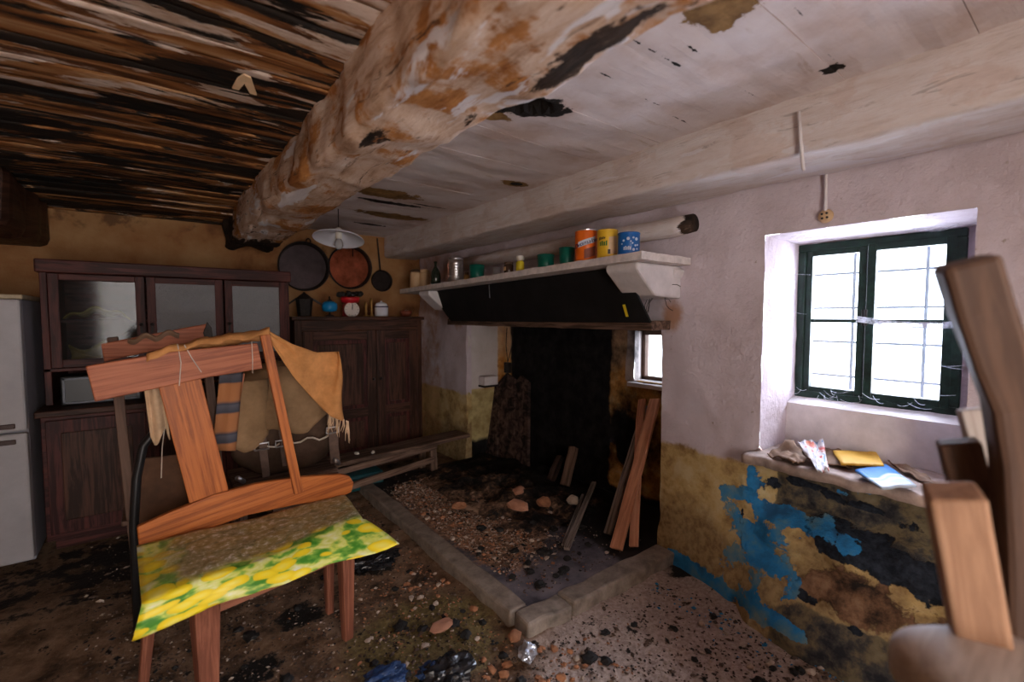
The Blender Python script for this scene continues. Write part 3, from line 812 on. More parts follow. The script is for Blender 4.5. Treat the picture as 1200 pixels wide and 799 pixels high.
def beam(name, cx, y0, y1, zb, zt, w0, w1, mat, darkfn, amp, label, tilt=0.0):
    nsec = 44
    ysb = lin(y0, y1, 0.035)

    def fn(k, yy):
        a = 2 * math.pi * k / nsec; t = (yy - y0) / (y1 - y0)
        ca, sa = math.cos(a), math.sin(a); e = 0.24 if amp > .015 else 0.13
        hw = (w0 + (w1 - w0) * t) / 2; hh = (zt - zb) / 2
        x = math.copysign(abs(ca) ** e, ca) * hw; z = math.copysign(abs(sa) ** e, sa) * hh
        nrm = Vector((ca, 0, sa)); p = Vector((cx + tilt * (yy - 2) + x, yy, (zb + zt) / 2 + z))
        d = amp * fbm((p.x, p.y * 0.55, p.z), 5.5, 4) + amp * .5 * fbm((p.x, p.y * 0.6, p.z + 4), 18, 3)
        d += amp * .5 * math.sin(yy * 1.9 + 1)
        if amp > .015: d += 0.05 * sst(yy, 3.2, 4.2) * (fbm((p.x, p.y, p.z), 8, 4) - .2)
        return p + nrm * d
    o = MB().grid(fn, [k for k in range(nsec)] + [nsec], ysb).build(name, mat, None, True)
    set_attr(o, 'dark', darkfn)
    return tag(o, label, 'beam')


bz = 1.84
BP = lambda px, py: onz(px, py, bz)
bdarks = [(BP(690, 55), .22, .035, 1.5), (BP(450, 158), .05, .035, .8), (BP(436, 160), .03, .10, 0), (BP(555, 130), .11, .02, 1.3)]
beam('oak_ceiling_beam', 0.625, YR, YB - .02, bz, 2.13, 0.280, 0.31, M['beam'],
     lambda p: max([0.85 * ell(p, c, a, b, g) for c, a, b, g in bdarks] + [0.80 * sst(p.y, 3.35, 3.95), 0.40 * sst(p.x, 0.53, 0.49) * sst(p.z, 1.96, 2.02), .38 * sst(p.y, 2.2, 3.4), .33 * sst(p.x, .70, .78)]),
     0.022, 'thick oak ceiling beam with flaking limewash and orange rot stains')
beam('limewashed_ceiling_beam', 1.955, YR, YB + .03, 1.86, 2.11, 0.36, 0.34, M['beamw'],
     lambda p: 0.42 * sst(abs(p.z - 2.04 - .02 * math.sin(p.y * 9)), 0.016, 0.004) * sst(p.x, 1.9, 1.8) * sst(p.y, 1.2, 0.3),
     0.008, 'white limewashed beam running along the wall above window and mantel')
stub = MB().bar((-0.66, YB + .02, 1.90), (-0.70, YB - .95, 1.89), .30, .30, (0, 0, 1), 12)
for q in stub.v: q += Vector((1, 0.3, 1)) * 0.03 * mn.noise(q * 7)
tag(stub.build('log_stub', M['brown'], None, False, .05), 'dark rotten log stub jutting from the back wall', 'beam')
lg = MB().tube([(2.085, 3.55, 1.735), (2.085, 2.8, 1.74), (2.085, 2.0, 1.745), (2.085, 1.35, 1.745), (2.085, 1.25, 1.75)], [.05, .05, .052, .05, .045], 14)
for q in lg.v: q += Vector((1, 0.2, 1)) * 0.008 * mn.noise(q * 11)
lo_ = lg.build('embedded_log', M['beamw'], None, True)
set_attr(lo_, 'dark', lambda p: sst(p.y, 1.30, 1.25))
tag(lo_, 'whitewashed log set in the wall above the mantel with dark end', 'beam')

# ================================================================== WINDOWS
w1 = struct(bpy.data.objects.new('window_1', None)); COL.objects.link(w1); w1.location = (XF, (FYA + FYB) / 2, FZA)
fr = MB(); t = 0.024
for a, b in (((FYA - .01, FZA - .01), (FYB + .01, FZA + t)), ((FYA - .01, FZB - t), (FYB + .01, FZB + .01)), ((FYA - .01, FZA + t), (FYA + t, FZB - t)), ((FYB - t, FZA + t), (FYB + .01, FZB - t))):
    fr.box((XF - .02, a[0], a[1]), (XF + .05, b[0], b[1]), 1)
fr.build('window_frame', M['green_frame'], w1, False, 0.004)
ym = 0.660
for (a, b, dx) in ((ym + .002, FYB - t + .006, -0.008), (FYA + t - .006, ym - .002, -0.022)):
    s = MB(); q = 0.031; z0, z1 = FZA + t - .008, FZB - t + .008; xa, xb = XF + dx, XF + dx + .035
    s.box((xa, a, z0), (xb, a + q, z1), 2).box((xa, b - q, z0), (xb, b, z1), 2)
    s.box((xa, a + q, z0), (xb, b - q, z0 + q), 1).box((xa, a + q, z1 - q), (xb, b - q, z1), 1)
    zm = (z0 + z1) / 2 + .005
    s.box((xa + .004, a + q, zm - .008), (xb - .004, b - q, zm + .008), 1)
    cs = s.build('casement', M['green_frame'], w1, False, 0.003)
    for (p0, p1) in ((z0 + q, zm - .01), (zm + .01, z1 - q)):
        MB().box((xa + .016, a + q - .004, p0 - .004), (xa + .019, b - q + .004, p1 + .004)).build('pane', M['pane'], cs)
    MB().tube([(xa - .01, (ym + (a + .012 if b > ym + .1 else b - .012)) / 2, zm - .02), (xa - .012, (ym + (a + .012 if b > ym + .1 else b - .012)) / 2, zm + .05)], .006, 8).build('latch', M['iron'], cs)
g = MB()
for yy in (0.50, 0.77): g.bar((2.72, yy, 0.75), (2.72, yy, 1.8), .012, .012, (0, 1, 0))
for zz in (1.0, 1.17, 1.34, 1.51): g.bar((2.72, 0.1, zz), (2.72, 1.1, zz), .010, .010)
g.build('grille', M['greyiron'], w1)

w2 = struct(bpy.data.objects.new('window_2', None)); COL.objects.link(w2); w2.location = (XN + .1, HW[1], HW[2])
fr = MB(); t = 0.028; xa, xb = XN + .075, XN + .115
fr.box((xa, HW[0], HW[2]), (xb, HW[1], HW[2] + t), 1).box((xa, HW[0], HW[3] - t), (xb, HW[1], HW[3]), 1).box((xa, HW[0], HW[2]), (xb, HW[0] + t, HW[3]), 2).box((xa, HW[1] - t, HW[2]), (xb, HW[1], HW[3]), 2)
fr.build('window_frame', M['midwood'], w2, False, 0.003)
MB().box((xa + .015, HW[0] + t, HW[2] + t), (xa + .018, HW[1] - t, HW[3] - t)).build('pane', M['pane'], w2)
MB().prism([(XN - .03, HW[0] - .03, HW[2] - .012), (XN + .07, HW[0] - .03, HW[2] + .006), (XN + .07, HW[0] - .03, HW[2] - .03), (XN - .03, HW[0] - .03, HW[2] - .04)], (0, HW[1] - HW[0] + .07, 0)).build('window_sill', M['white'], w2, False, .004)

# window board (broken stone sill) with papers
sb = MB().grid(lambda u, v: (2.035 + 0.025 * fbm((v, 0, 2), 5, 3) * (1 - u) + (XP + .01 - 2.035) * u, 0.97 - (0.97 - 0.20) * v, 0.672 + 0.006 * fbm((u, v * 3, 0), 4)), lin(0, 1, .1), lin(0, 1, .02))
sb.build('window_board', M['sillboard'], wr, True, solid=0.035)

# ================================================================== MANTEL
mt = thing('mantel_shelf', (2.0, 2.4, 1.56), 'long white mantel shelf with black hood board above the hearth', 'mantel')


def shz(y): return 1.592 - 0.022 * (y - 1.3)                # top of the shelf


MB().grid(lambda u, y: (1.745 + 0.006 * fbm((0, y, 1), 6) + (2.145 - 1.745) * u + (0.05 * sst(y, 1.36, 1.30) * (1 - u) * 0), y, shz(y) - 0.018 + 0.003 * fbm((u, y, 0), 6)), lin(0, 1, .1), lin(1.30, 3.88, .04)).build('shelf_board', M['whitewood'], mt, False, solid=0.036)


def corbel(y0, y1, z):
    return MB().prism([(1.79, y0, z), (1.79, y0, z - .035), (1.935, y0, z - .155), (2.155, y0, z - .165), (2.155, y0, z)], (0, y1 - y0, 0)).build('corbel', M['white'], mt, False, 0.012)


corbel(1.355, 1.55, shz(1.45) - .036); corbel(3.42, 3.60, shz(3.5) - .036)
MB().prism([(1.87, 1.50, 1.545), (1.96, 1.40, 1.265), (1.96, 3.36, 1.255), (1.87, 3.56, 1.505)], (0.014, 0, 0.004)).build('hood_board', M['black'], mt, False, .003)
tg = MB().bar(onx(731, 357, 1.916), onx(735, 371, 1.941), 0.016, 0.003, (0, 1, 0)); tg.build('yellow_tape', M['tag'], mt)
MB().tube([onx(573, 333, 1.86), onx(574, 349, 1.885)], .003, 6).build('hook_nail', M['greyiron'], mt)
wr_ = MB(); rg = random.Random(5)
for i in range(7):
    p = onx(772, 338, 2.10); pts = [p]
    d = Vector((-0.3, rg.uniform(-1, .6), rg.uniform(-1.2, .2)))
    for k in range(7):
        d = d + Vector((rg.uniform(-.4, .3), rg.uniform(-.7, .7), rg.uniform(-.8, .4))); d.normalize(); pts.append(pts[-1] + d * 0.022)
    wr_.tube(pts, 0.0016, 5)
tag(wr_.build('wire_tangle', M['wire'], None), 'tangle of thin black wire hanging beside the mantel corbel', 'wire')
# two plastered blocks where the shelf meets the wall
MB().bar(onx(790, 312, 2.12), onx(778, 340, 2.13), 0.09, 0.10, (0, 1, 0), 6, .012, 4).build('end_block', M['white'], mt, False, .01)

# ---- things on the mantel shelf


def on_shelf(px, py, dx=0.0, x=1.83):
    p = onx(px, py, x + dx); return Vector((p.x, p.y, shz(p.y) + 0.0015))


def pxm(px, x): return (Vector(onx(px, 320, x)) - CAM).dot(FW) / FPX


def tin(px, w, h, mat, name, label, rimmat='alu', group=None, x=1.83):
    b = on_shelf(px, 300, 0, x); k = pxm(px, x); r = w * k / 2; H = h * k
    t = thing(name, b, label, 'tin', group)
    MB().lathe(b, [(r * .97, 0), (r, .004), (r, H - .004), (r * .98, H)], 28).build('can', M[mat], t, True)
    MB().lathe(b, [(r * 1.02, 0), (r * 1.02, .005), (r, .006)], 28).build('bottom_rim', M[rimmat], t)
    MB().lathe(b + Vector((0, 0, H - .008)), [(r * 1.02, 0), (r * 1.03, .006), (r * .96, .009), (r * .93, .007)], 28).build('lid', M[rimmat], t)
    return t, b, r, H


def arc(t, b, r, name, mat, a0, a1, z0, z1, skew=0.0):
    """printed patch wrapped on a tin; angle 0 faces the photographer"""
    f = math.atan2(CAM.y - b.y, CAM.x - b.x); us_ = lin(0, 1, .1)
    return MB().grid(lambda u, v: (b.x + (r + .0012) * math.cos(f + a0 + (a1 - a0) * u), b.y + (r + .0012) * math.sin(f + a0 + (a1 - a0) * u), b.z + z0 + (z1 - z0) * v + skew * u), us_, [0, 1]).build(name, M[mat], t)


def letters(t, b, r, text, mat, a, z, size, tilt=0.0):
    c = bpy.data.curves.new('lettering', 'FONT'); c.body = text; c.size = size; c.align_x = 'CENTER'; c.extrude = 0.0008; c.shear = 0.25
    o = bpy.data.objects.new('lettering', c); COL.objects.link(o)
    dg = bpy.context.evaluated_depsgraph_get(); me = bpy.data.meshes.new_from_object(o.evaluated_get(dg))
    bpy.data.objects.remove(o)
    f = math.atan2(CAM.y - b.y, CAM.x - b.x) + a
    for v in me.vertices:
        ang = f + v.co.x / r; q = r + .002 + v.co.z
        zz = z + v.co.y + tilt * v.co.x
        v.co = Vector((q * math.cos(ang), q * math.sin(ang), zz))
    me.materials.clear(); me.materials.append(M[mat])
    o = bpy.data.objects.new('lettering', me); COL.objects.link(o); o.parent = t
    return o


t, b, r, H = tin(686.5, 25.5, 37, 'tin_orange', 'cocoa_tin', 'orange tin with purple slanted lettering beside the yellow tin')
arc(t, b, r, 'cream_band', 'ink_pale', -0.75, 0.95, H * .42, H * .60, H * .18)
letters(t, b, r, 'Ovomaltine', 'ink_blue', 0.05, H * .52, H * .19, 0.30)
arc(t, b, r, 'printed_picture', 'ink_brown', -0.15, 0.95, H * .07, H * .36, H * .12)
t, b, r, H = tin(711.5, 24, 33, 'tin_yellow', 'cocoa_tin', 'yellow tin with green print between orange and blue tins', 'tin_yellow')
for q in range(5): arc(t, b, r, 'print_stroke', 'ink_dark', -.85 + q * .14, -.75 + q * .14, H * (.62 + .01 * q), H * (.72 + .015 * (q % 2)), H * .01)
for q in range(4): arc(t, b, r, 'print_stroke', 'ink_green', -.75 + q * .2, -.60 + q * .2, H * .42, H * (.56 + .03 * (q % 2)), H * .015)
arc(t, b, r, 'printed_picture', 'cream', 0.15, 1.05, H * .12, H * .72, H * .05)
arc(t, b, r, 'print_stroke', 'ink_dark', .05, .3, H * .14, H * .30, 0)
t, b, r, H = tin(736.5, 25.5, 26, 'tin_blue', 'sugar_tin', 'blue tin with white dots at the end of the mantel shelf', 'tin_blue')
f0 = math.atan2(CAM.y - b.y, CAM.x - b.x)
for a, z, s_ in ((-.45, .62, .0055), (-.05, .70, .0075), (.42, .74, .005), (.72, .68, .0075), (.35, .50, .004), (.85, .42, .0045), (.62, .40, .005), (.45, .22, .0065), (.80, .25, .004), (-.62, .48, .0035), (.2, .58, .003)):
    c = Vector((b.x + r * math.cos(f0 + a), b.y + r * math.sin(f0 + a), b.z + H * z))
    MB().lathe(c, [(s_, 0), (s_, .0014)], 12, (math.cos(f0 + a), math.sin(f0 + a), 0)).build('white_dot', M['ink_pale'], t)
for q in range(5): arc(t, b, r, 'print_stroke', 'ink_pale', -.45 + q * .14, -.36 + q * .14, H * .20, H * (.34 + .03 * (q % 2)), H * .01)


def cup(px, py, w, h, label, tilt=0.0, x=1.85):
    b = on_shelf(px, py, 0, x); k = pxm(px, x); r = w * k / 2; H = h * k
    o = MB().lathe((0, 0, 0), [(r * .86, 0), (r * .9, .004), (r, H), (r * .96, H), (r * .86, .008)], 24).build('plastic_cup', M['greencup'], None, True)
    o.location = b; o.rotation_euler = (0, tilt, 0)
    return tag(o, label, 'cup')


cup(664, 303, 18, 21, 'dark green plastic cup touching the orange tin')
cup(639.5, 307, 20.5, 16.5, 'dark green plastic cup beside the small yellow bottle')
cup(559, 322, 18, 17, 'dark green plastic cup beside the silver canister')
b = on_shelf(534, 325); k = pxm(534, 1.83)
t = thing('milk_canister', b, 'silver ridged metal canister on the mantel shelf', 'canister')
r = 9.3 * k; H = 31 * k
MB().lathe(b, [(r * .92, 0), (r, .006)] + [p for i in range(1, 7) for p in ((r, H * (.1 + .1 * i) - .004), (r * 1.03, H * (.1 + .1 * i)), (r, H * (.1 + .1 * i) + .004))] + [(r, H * .84)], 28).build('can', M['alu'], t, True)
MB().lathe(b + Vector((0, 0, H * .84)), [(r * 1.0, 0), (r * .92, H * .08), (r * .6, H * .15), (0, H * .16)], 28).build('lid', M['alu'], t, True)
for px, h, lab in ((487, 22, 'cream ceramic jar with brown lid at the mantel shelf end'), (497.5, 23, 'cream ceramic jar squeezed behind the green flask')):
    b = on_shelf(px, 330, 0, 1.83 if px < 490 else 1.90); k = pxm(px, 1.83); r = 6.4 * k; H = h * k
    t = thing('spice_jar', b, lab, 'jar')
    MB().lathe(b, [(r * .95, 0), (r, .008), (r, H * .8), (r * .85, H * .86)], 20).build('jar_body', M['cream'], t, True)
    MB().lathe(b + Vector((0, 0, H * .86)), [(r * .9, 0), (r * .92, H * .1), (r * .7, H * .14)], 20).build('lid', M['lid' if px < 490 else 'cream'], t, True)
b = on_shelf(510.5, 328, 0, 1.80); k = pxm(510, 1.80); H = 27 * k
t = thing('glass_flask', b, 'dark green round glass flask between cream jars and canister', 'bottle')
MB().lathe(b, [(.032, 0), (.040, .01), (.043, H * .3), (.036, H * .55), (.018, H * .72), (.010, H * .78)], 24).build('bottle_body', M['darkglass'], t, True)
MB().lathe(b + Vector((0, 0, H * .76)), [(.009, 0), (.009, H * .16), (.013, H * .17), (.013, H * .24)], 16).build('neck', M['darkglass'], t, True)
b = on_shelf(547, 326, 0, 1.90)
t = thing('small_jar', b, 'tiny brass-coloured jar behind the green cup by the canister', 'jar')
MB().lathe(b, [(.02, 0), (.022, .01), (.022, .05), (.014, .06)], 16).build('jar_body', M['brass'], t, True)
MB().lathe(b + Vector((0, 0, .058)), [(.017, 0), (.017, .018), (.012, .02)], 16).build('lid', M['lid'], t, True)
b = on_shelf(582, 318, 0, 1.9)
MBg = MB().lathe(b, [(.024, 0), (.028, .075), (.026, .075), (.021, .006)], 20, close=False).build('drinking_glass', mk_pane('thin_clear_glass', 0.78, (0.5, 0.5, 0.5), 0.05), None, True)
tag(MBg, 'small clear drinking glass on the mantel shelf', 'glass')
b = on_shelf(596, 315); k = pxm(596, 1.83); r = 5.6 * k; H = 14 * k
t = thing('glass_jar', b, 'small brown glass jar beside the yellow bottle', 'jar')
MB().lathe(b, [(r * .9, 0), (r, .006), (r, H * .75), (r * .8, H * .82)], 18).build('jar_body', M['amber'], t, True)
MB().lathe(b + Vector((0, 0, H * .82)), [(r * .9, 0), (r * .9, H * .18)], 18).build('lid', M['lid'], t)
MB().bar(b + Vector((-r - .001, -.012, H * .45)), b + Vector((-r - .001, .012, H * .45)), H * .3, .002).build('paper_label', M['cream'], t)
b = on_shelf(609.5, 313); k = pxm(609, 1.83); r = 4.8 * k; H = 20 * k
t = thing('medicine_bottle', b, 'small yellow bottle with round white cap on the mantel', 'bottle')
MB().lathe(b, [(r * .95, 0), (r, .004), (r, H * .58), (r * .6, H * .68)], 18).build('bottle_body', M['yellow'], t, True)
MB().lathe(b + Vector((0, 0, H * .68)), [(r * .75, 0), (r * .95, H * .06), (r * .95, H * .24), (r * .6, H * .31)], 18).build('cap', M['capwhite'], t, True)

# ================================================================== CUPBOARDS AND FRIDGE


def cx_(px, y): return ony(px, 370, y).x


CY = 3.60
t = thing('kitchen_dresser', (0.15, CY + .22, 0), 'mahogany dresser with three glazed upper doors beside the fridge', 'cupboard')
X0, X1 = cx_(47, CY), cx_(340, CY); ZT = 1.615; YD = YB - .03
c = MB()
c.box((X0, CY + .02, 0.80), (X0 + .03, YD, ZT - .05), 2).box((X1 - .03, CY + .02, 0.80), (X1, YD, ZT - .05), 2)
c.box((X0, CY + .02, ZT - .05), (X1, YD, ZT - .03)).box((X0, CY + .02, 0.985), (X1, YD, 1.005)).box((X0, YD - .012, .80), (X1, YD, ZT - .03))
c.build('upper_carcass', M['mahog'], t, False, .003)
MB().box((X0 - .015, CY - .005, ZT - .075), (X1 + .012, YD, ZT)).build('cornice', M['mahog'], t, False, .008)
c = MB().box((X0 - .01, CY - .09, .06), (X1 + .01, YD, .75)); c.box((X0 + .02, CY - .06, 0.0), (X1 - .02, YD, .06))
c.build('lower_carcass', M['mahog'], t, False, .004)
MB().box((X0 - .03, CY - .115, .75), (X1 + .03, YD, .785)).build('worktop', M['brown'], t, False, .006)
dx = [(cx_(66, CY) - .03, cx_(172, CY) - .005), (cx_(175, CY) - .01, cx_(263, CY) - .004), (cx_(264, CY), cx_(335, CY) + .005)]
for i, (a, b_) in enumerate(dx):
    z0, z1 = 1.008, ZT - .078; q = .045
    d = MB().box((a, CY, z0), (a + q, CY + .022, z1), 2).box((b_ - q, CY, z0), (b_, CY + .022, z1), 2).box((a + q, CY, z0), (b_ - q, CY + .022, z0 + q)).box((a + q, CY, z1 - q * .8), (b_ - q, CY + .022, z1))
    do = d.build('door', M['mahog'], t, False, .003)
    MB().box((a + q - .004, CY + .010, z0 + q - .004), (b_ - q + .004, CY + .014, z1 - q * .8 + .004)).build('pane', M['cabglass' if i == 0 else 'hammered'], do)
    kx = b_ - q * .5 if i == 0 else a + q * .5
    kz = ony(190, 380, CY).z
    MB().lathe((kx, CY, kz), [(.009, 0), (.009, -.004), (.005, -.006), (.005, -.016), (.010, -.020), (.007, -.026)], 14, (0, 1, 0)).build('knob', M['iron'], do, True)
    MB().box((kx - .006, CY - .003, kz - .05), (kx + .006, CY, kz - .012)).build('keyhole_plate', M['iron'], do)
for a, b_ in ((X0 + .01, (X0 + X1) / 2 - .2), ((X0 + X1) / 2 - .195, (X0 + X1) / 2 + .2), ((X0 + X1) / 2 + .205, X1 - .01)):
    d = MB().box((a, CY - .11, .10), (b_, CY - .09, .73), 2)
    do = d.build('door', M['mahog'], t, False, .003)
    MB().box((a + .06, CY - .118, .17), (b_ - .06, CY - .11, .66), 2).build('door_panel', M['brown'], do, False, .004)
    MB().lathe((b_ - .03, CY - .11, .45), [(.006, 0), (.006, -.012), (.012, -.018), (.008, -.026)], 14, (0, 1, 0)).build('knob', M['iron'], do, True)
MB().grid(lambda u, v: (X0 + .10 + .26 * u, CY + .12 + .05 * math.sin(5 * v), 1.03 + .10 * v + .03 * math.sin(u * 7 + v * 3) * v), lin(0, 1, .08), lin(0, 1, .12)).build('x', M['plate'], None, True, solid=.01)
o = bpy.data.objects['x']; o.name = 'folded_cloth'; tag(o, 'yellowed cloth seen behind the dresser clear glass door', 'cloth')
sh = MB().box((X0 + .03, CY + .05, 1.26), (dx[0][1] + .01, YD - .02, 1.275)); sh.build('inner_shelf', M['mahog'], t)
MB().grid(lambda u, v: (X0 + .08 + .30 * u, CY + .10 + .12 * v, 1.285 + .06 * math.sin(3.1 * u) * (1 - v * .5) + .012 * math.sin(u * 17)), lin(0, 1, .05), lin(0, 1, .2)).build('y', M['plate'], None, True, solid=.008)
o = bpy.data.objects['y']; o.name = 'folded_cloth'; tag(o, 'rumpled yellowish cloth on the dresser inner shelf', 'cloth')
# old radio in the open niche
rx0, rx1 = X0 + .06, X0 + .42
r_ = thing('radio_set', (X0 + .24, CY + .1, .787), 'dark boxy radio set in the open dresser niche', 'radio')
MB().box((rx0, CY + .03, .787), (rx1, CY + .2, .955)).build('case', M['blackgloss'], r_, False, .008)
f = MB(); z0, z1 = .797, .945
f.box((rx0 + .01, CY + .02, z0), (rx1 - .01, CY + .03, z0 + .01)).box((rx0 + .01, CY + .02, z1 - .01), (rx1 - .01, CY + .03, z1)).box((rx0 + .01, CY + .02, z0), (rx0 + .02, CY + .03, z1)).box((rx1 - .02, CY + .02, z0), (rx1 - .01, CY + .03, z1))
f.build('front_frame', M['greyiron'], r_)

# brown cupboard
CY2 = 3.72
X0, X1 = cx_(343, CY2), cx_(495, CY2); ZT = 1.295
t = thing('wooden_cupboard', ((X0 + X1) / 2, CY2 + .25, 0), 'low dark brown panelled cupboard below the hanging pans', 'cupboard')
MB().box((X0 + .01, CY2 + .02, .04), (X1 - .01, YB - .04, ZT - .03), 2).build('carcass', M['brown'], t, False, .004)
MB().box((X0 - .012, CY2 - .015, ZT - .03), (X1 + .012, YB - .03, ZT)).build('top_board', M['brown'], t, False, .006)
f = MB(); xm = cx_(440, CY2)
f.box((X0 + .01, CY2, .04), (X0 + .06, CY2 + .02, ZT - .03), 2).box((X1 - .05, CY2, .04), (X1 - .01, CY2 + .02, ZT - .03), 2).box((X0 + .06, CY2, ZT - .11), (X1 - .05, CY2 + .02, ZT - .03)).box((X0 + .06, CY2, .04), (X1 - .05, CY2 + .02, .12))
f.build('face_frame', M['brown'], t, False, .002)
for a, b_ in ((X0 + .063, xm), (xm + .004, X1 - .053)):
    z0, z1 = .123, ZT - .113; q = .075; ym_ = CY2 - .004
    d = MB().box((a, ym_, z0), (a + q, ym_ + .022, z1), 2).box((b_ - q, ym_, z0), (b_, ym_ + .022, z1), 2)
    for zz in (z0, (z0 + z1) / 2 - .18, z1 - q): d.box((a + q, ym_, zz), (b_ - q, ym_ + .022, zz + q))
    do = d.build('door', M['brown'], t, False, .004)
    for p0, p1 in ((z0 + q, (z0 + z1) / 2 - .18), ((z0 + z1) / 2 - .18 + q, z1 - q)):
        MB().box((a + q, ym_ + .012, p0), (b_ - q, ym_ + .02, p1), 2).build('door_panel', M['mahog'], do)
        MB().box((a + q + .03, ym_ + .004, p0 + .03), (b_ - q - .03, ym_ + .014, p1 - .03), 2).build('raised_panel', M['brown'], do, False, .006)
    MB().lathe((a + .03 if a > xm else b_ - .03, ym_, .78), [(.007, 0), (.006, -.010), (.012, -.016), (.008, -.024)], 14, (0, 1, 0)).build('knob', M['iron'], do, True)

# fridge
FYF = 3.36; xf = cx_(24, FYF); xl = xf - .56
t = thing('fridge_freezer', (xf - .28, FYF + .3, 0), 'white two-door fridge freezer with brown handles beside the dresser', 'fridge')
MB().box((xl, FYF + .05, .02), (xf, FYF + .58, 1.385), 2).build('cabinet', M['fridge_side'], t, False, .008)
MB().box((xl - .004, FYF + .045, 1.385), (xf + .004, FYF + .58, 1.41)).build('top_trim', M['beige'], t, False, .006)
for z0, z1, hz in ((.04, .705, .665), (.715, 1.385, .745)):
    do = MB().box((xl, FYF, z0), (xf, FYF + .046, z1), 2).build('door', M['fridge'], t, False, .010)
    MB().box((xf - .36, FYF - .012, hz - .012), (xf - .04, FYF + .002, hz + .012)).build('handle', M['brownplastic'], do, False, .004)

# ---- things on the brown cupboard
CZ = 1.297
YS = CY2 + .16


def onc(px): return Vector((cx_(px, YS), YS, CZ))


ks = (Vector(ony(400, 360, YS)) - CAM).dot(FW) / FPX
b = onc(357); t = thing('coffee_pot', b, 'dark tarnished pot with pointed lid and long handle', 'pot')
MB().lathe(b, [(.055, 0), (.052, .01), (.062, 15 * ks), (.066, 19 * ks)], 10).build('pot_body', M['iron'], t)
MB().lathe(b + Vector((0, 0, 19 * ks)), [(.070, 0), (.03, 5 * ks), (.008, 7 * ks), (.008, 8 * ks)], 10).build('lid', M['iron'], t)
MB().bar(b + Vector((.05, -.01, 20 * ks)), b + Vector((.13, -.02, 13 * ks)), .016, .012).build('handle', M['iron'], t, False, .003)
MB().bar(b + Vector((-.055, 0, 20 * ks)), b + Vector((-.12, 0, 13 * ks)), .012, .012).build('spout', M['iron'], t, False, .003)
b = onc(386.5); t = thing('oil_lamp', b, 'bright blue enamel lamp bowl on a thin dark stem', 'lamp')
MB().lathe(b, [(.035, 0), (.033, .006), (.008, .012), (.006, 5 * ks)], 18).build('stem', M['iron'], t, True)
MB().lathe(b + Vector((0, 0, 5 * ks)), [(.02, 0), (.052, .008), (.060, .03), (.058, .065), (.040, .082), (.02, .088)], 24).build('bowl', M['blueenamel'], t, True)
MB().lathe(b + Vector((0, 0, 5 * ks + .086)), [(.018, 0), (.018, .012), (.007, .016), (.006, .04)], 14).build('burner', M['iron'], t, True)
b = onc(412); t = thing('kitchen_scale', b, 'kitchen scale with white round dial and red body', 'scale')
MB().box(b + Vector((-.05, .0, 0)), b + Vector((.05, .09, 15 * ks))).build('body', M['redplastic'], t, False, .012)
dl = MB().lathe(b + Vector((0, 0, 8 * ks)), [(.062, 0), (.062, -.014), (.058, -.016)], 28, (0, 1, 0)).build('dial', M['dial'], t, False)
MB().bar(b + Vector((0, -.019, 8 * ks)), b + Vector((.004, -.019, 8 * ks + .045)), .005, .003, (1, 0, 0)).build('pointer', M['ink_dark'], dl)
for k_ in range(12):
    a = k_ * math.pi / 6; q = Vector((math.sin(a), 0, math.cos(a)))
    MB().bar(b + q * .046 + Vector((0, -.0175, 8 * ks)), b + q * .054 + Vector((0, -.0175, 8 * ks)), .003, .002, (q.z, 0, -q.x)).build('tick_mark', M['ink_dark'], dl)
MB().lathe(b + Vector((0, .03, 15 * ks)), [(.03, 0), (.07, .012), (.078, .04), (.074, .055), (.070, .052)], 24).build('pan', M['redplastic'], t, True)
for i, q in enumerate(((-.06, 0), (-.02, -.03), (.02, -.02), (.06, 0), (.01, .02), (.08, -.02), (-.08, .01))):
    o = MB().rock(b + Vector((q[0], q[1] + .03, 15 * ks + .075 + .008 * (i % 2))), .026, (1.1, 1, .9), i + 20, 2, .35).build('dark_lump', M['steelpan' if i == 2 else 'coal'], None, True)
    tag(o, 'dark lump heaped in the red scale pan', 'lump', 'dark lumps in the scale pan')
for px, h in ((429, 17), (435.5, 22)):
    b = onc(px); o = MB().lathe(b, [(.024, 0), (.022, .008), (.009, .016), (.012, h * ks * .4), (.009, h * ks * .45), (.013, h * ks * .8), (.009, h * ks)], 14).build('brass_candlestick', M['brass'], None, True)
    tag(o, 'thin brass candlestick next to the kitchen scale' if px < 432 else 'taller thin brass candlestick beside the enamel jar', 'candlestick')
b = onc(447); t = thing('enamel_jar', b, 'pale enamel jar with dark rim and domed lid', 'jar')
MB().lathe(b, [(.055, 0), (.058, .006), (.058, 11 * ks)], 24).build('jar_body', M['enamel'], t, True)
MB().lathe(b + Vector((0, 0, 11 * ks)), [(.060, 0), (.061, .006), (.058, .009)], 24).build('rim', M['ink_blue'], t)
MB().lathe(b + Vector((0, 0, 11 * ks + .009)), [(.056, 0), (.045, .025), (.02, .035), (.008, .037), (.008, .046)], 24).build('lid', M['enamel'], t, True)
b = onc(476); t = thing('small_bowl', b, 'small red-brown bowl with pale patch near cupboard edge', 'bowl')
MB().lathe(b, [(.035, 0), (.05, .02), (.055, .05), (.05, .05), (.04, .015)], 20).build('bowl_body', M['ink_brown'], t, True)
MB().rock(b + Vector((0, -.01, .035)), .026, (1.2, 1, .8), 3, 2, .3).build('content', M['capwhite'], t)

# ---- pans on the wall
YP = YB - .035
kp_ = (Vector(ony(400, 310, YP)) - CAM).dot(FW) / FPX


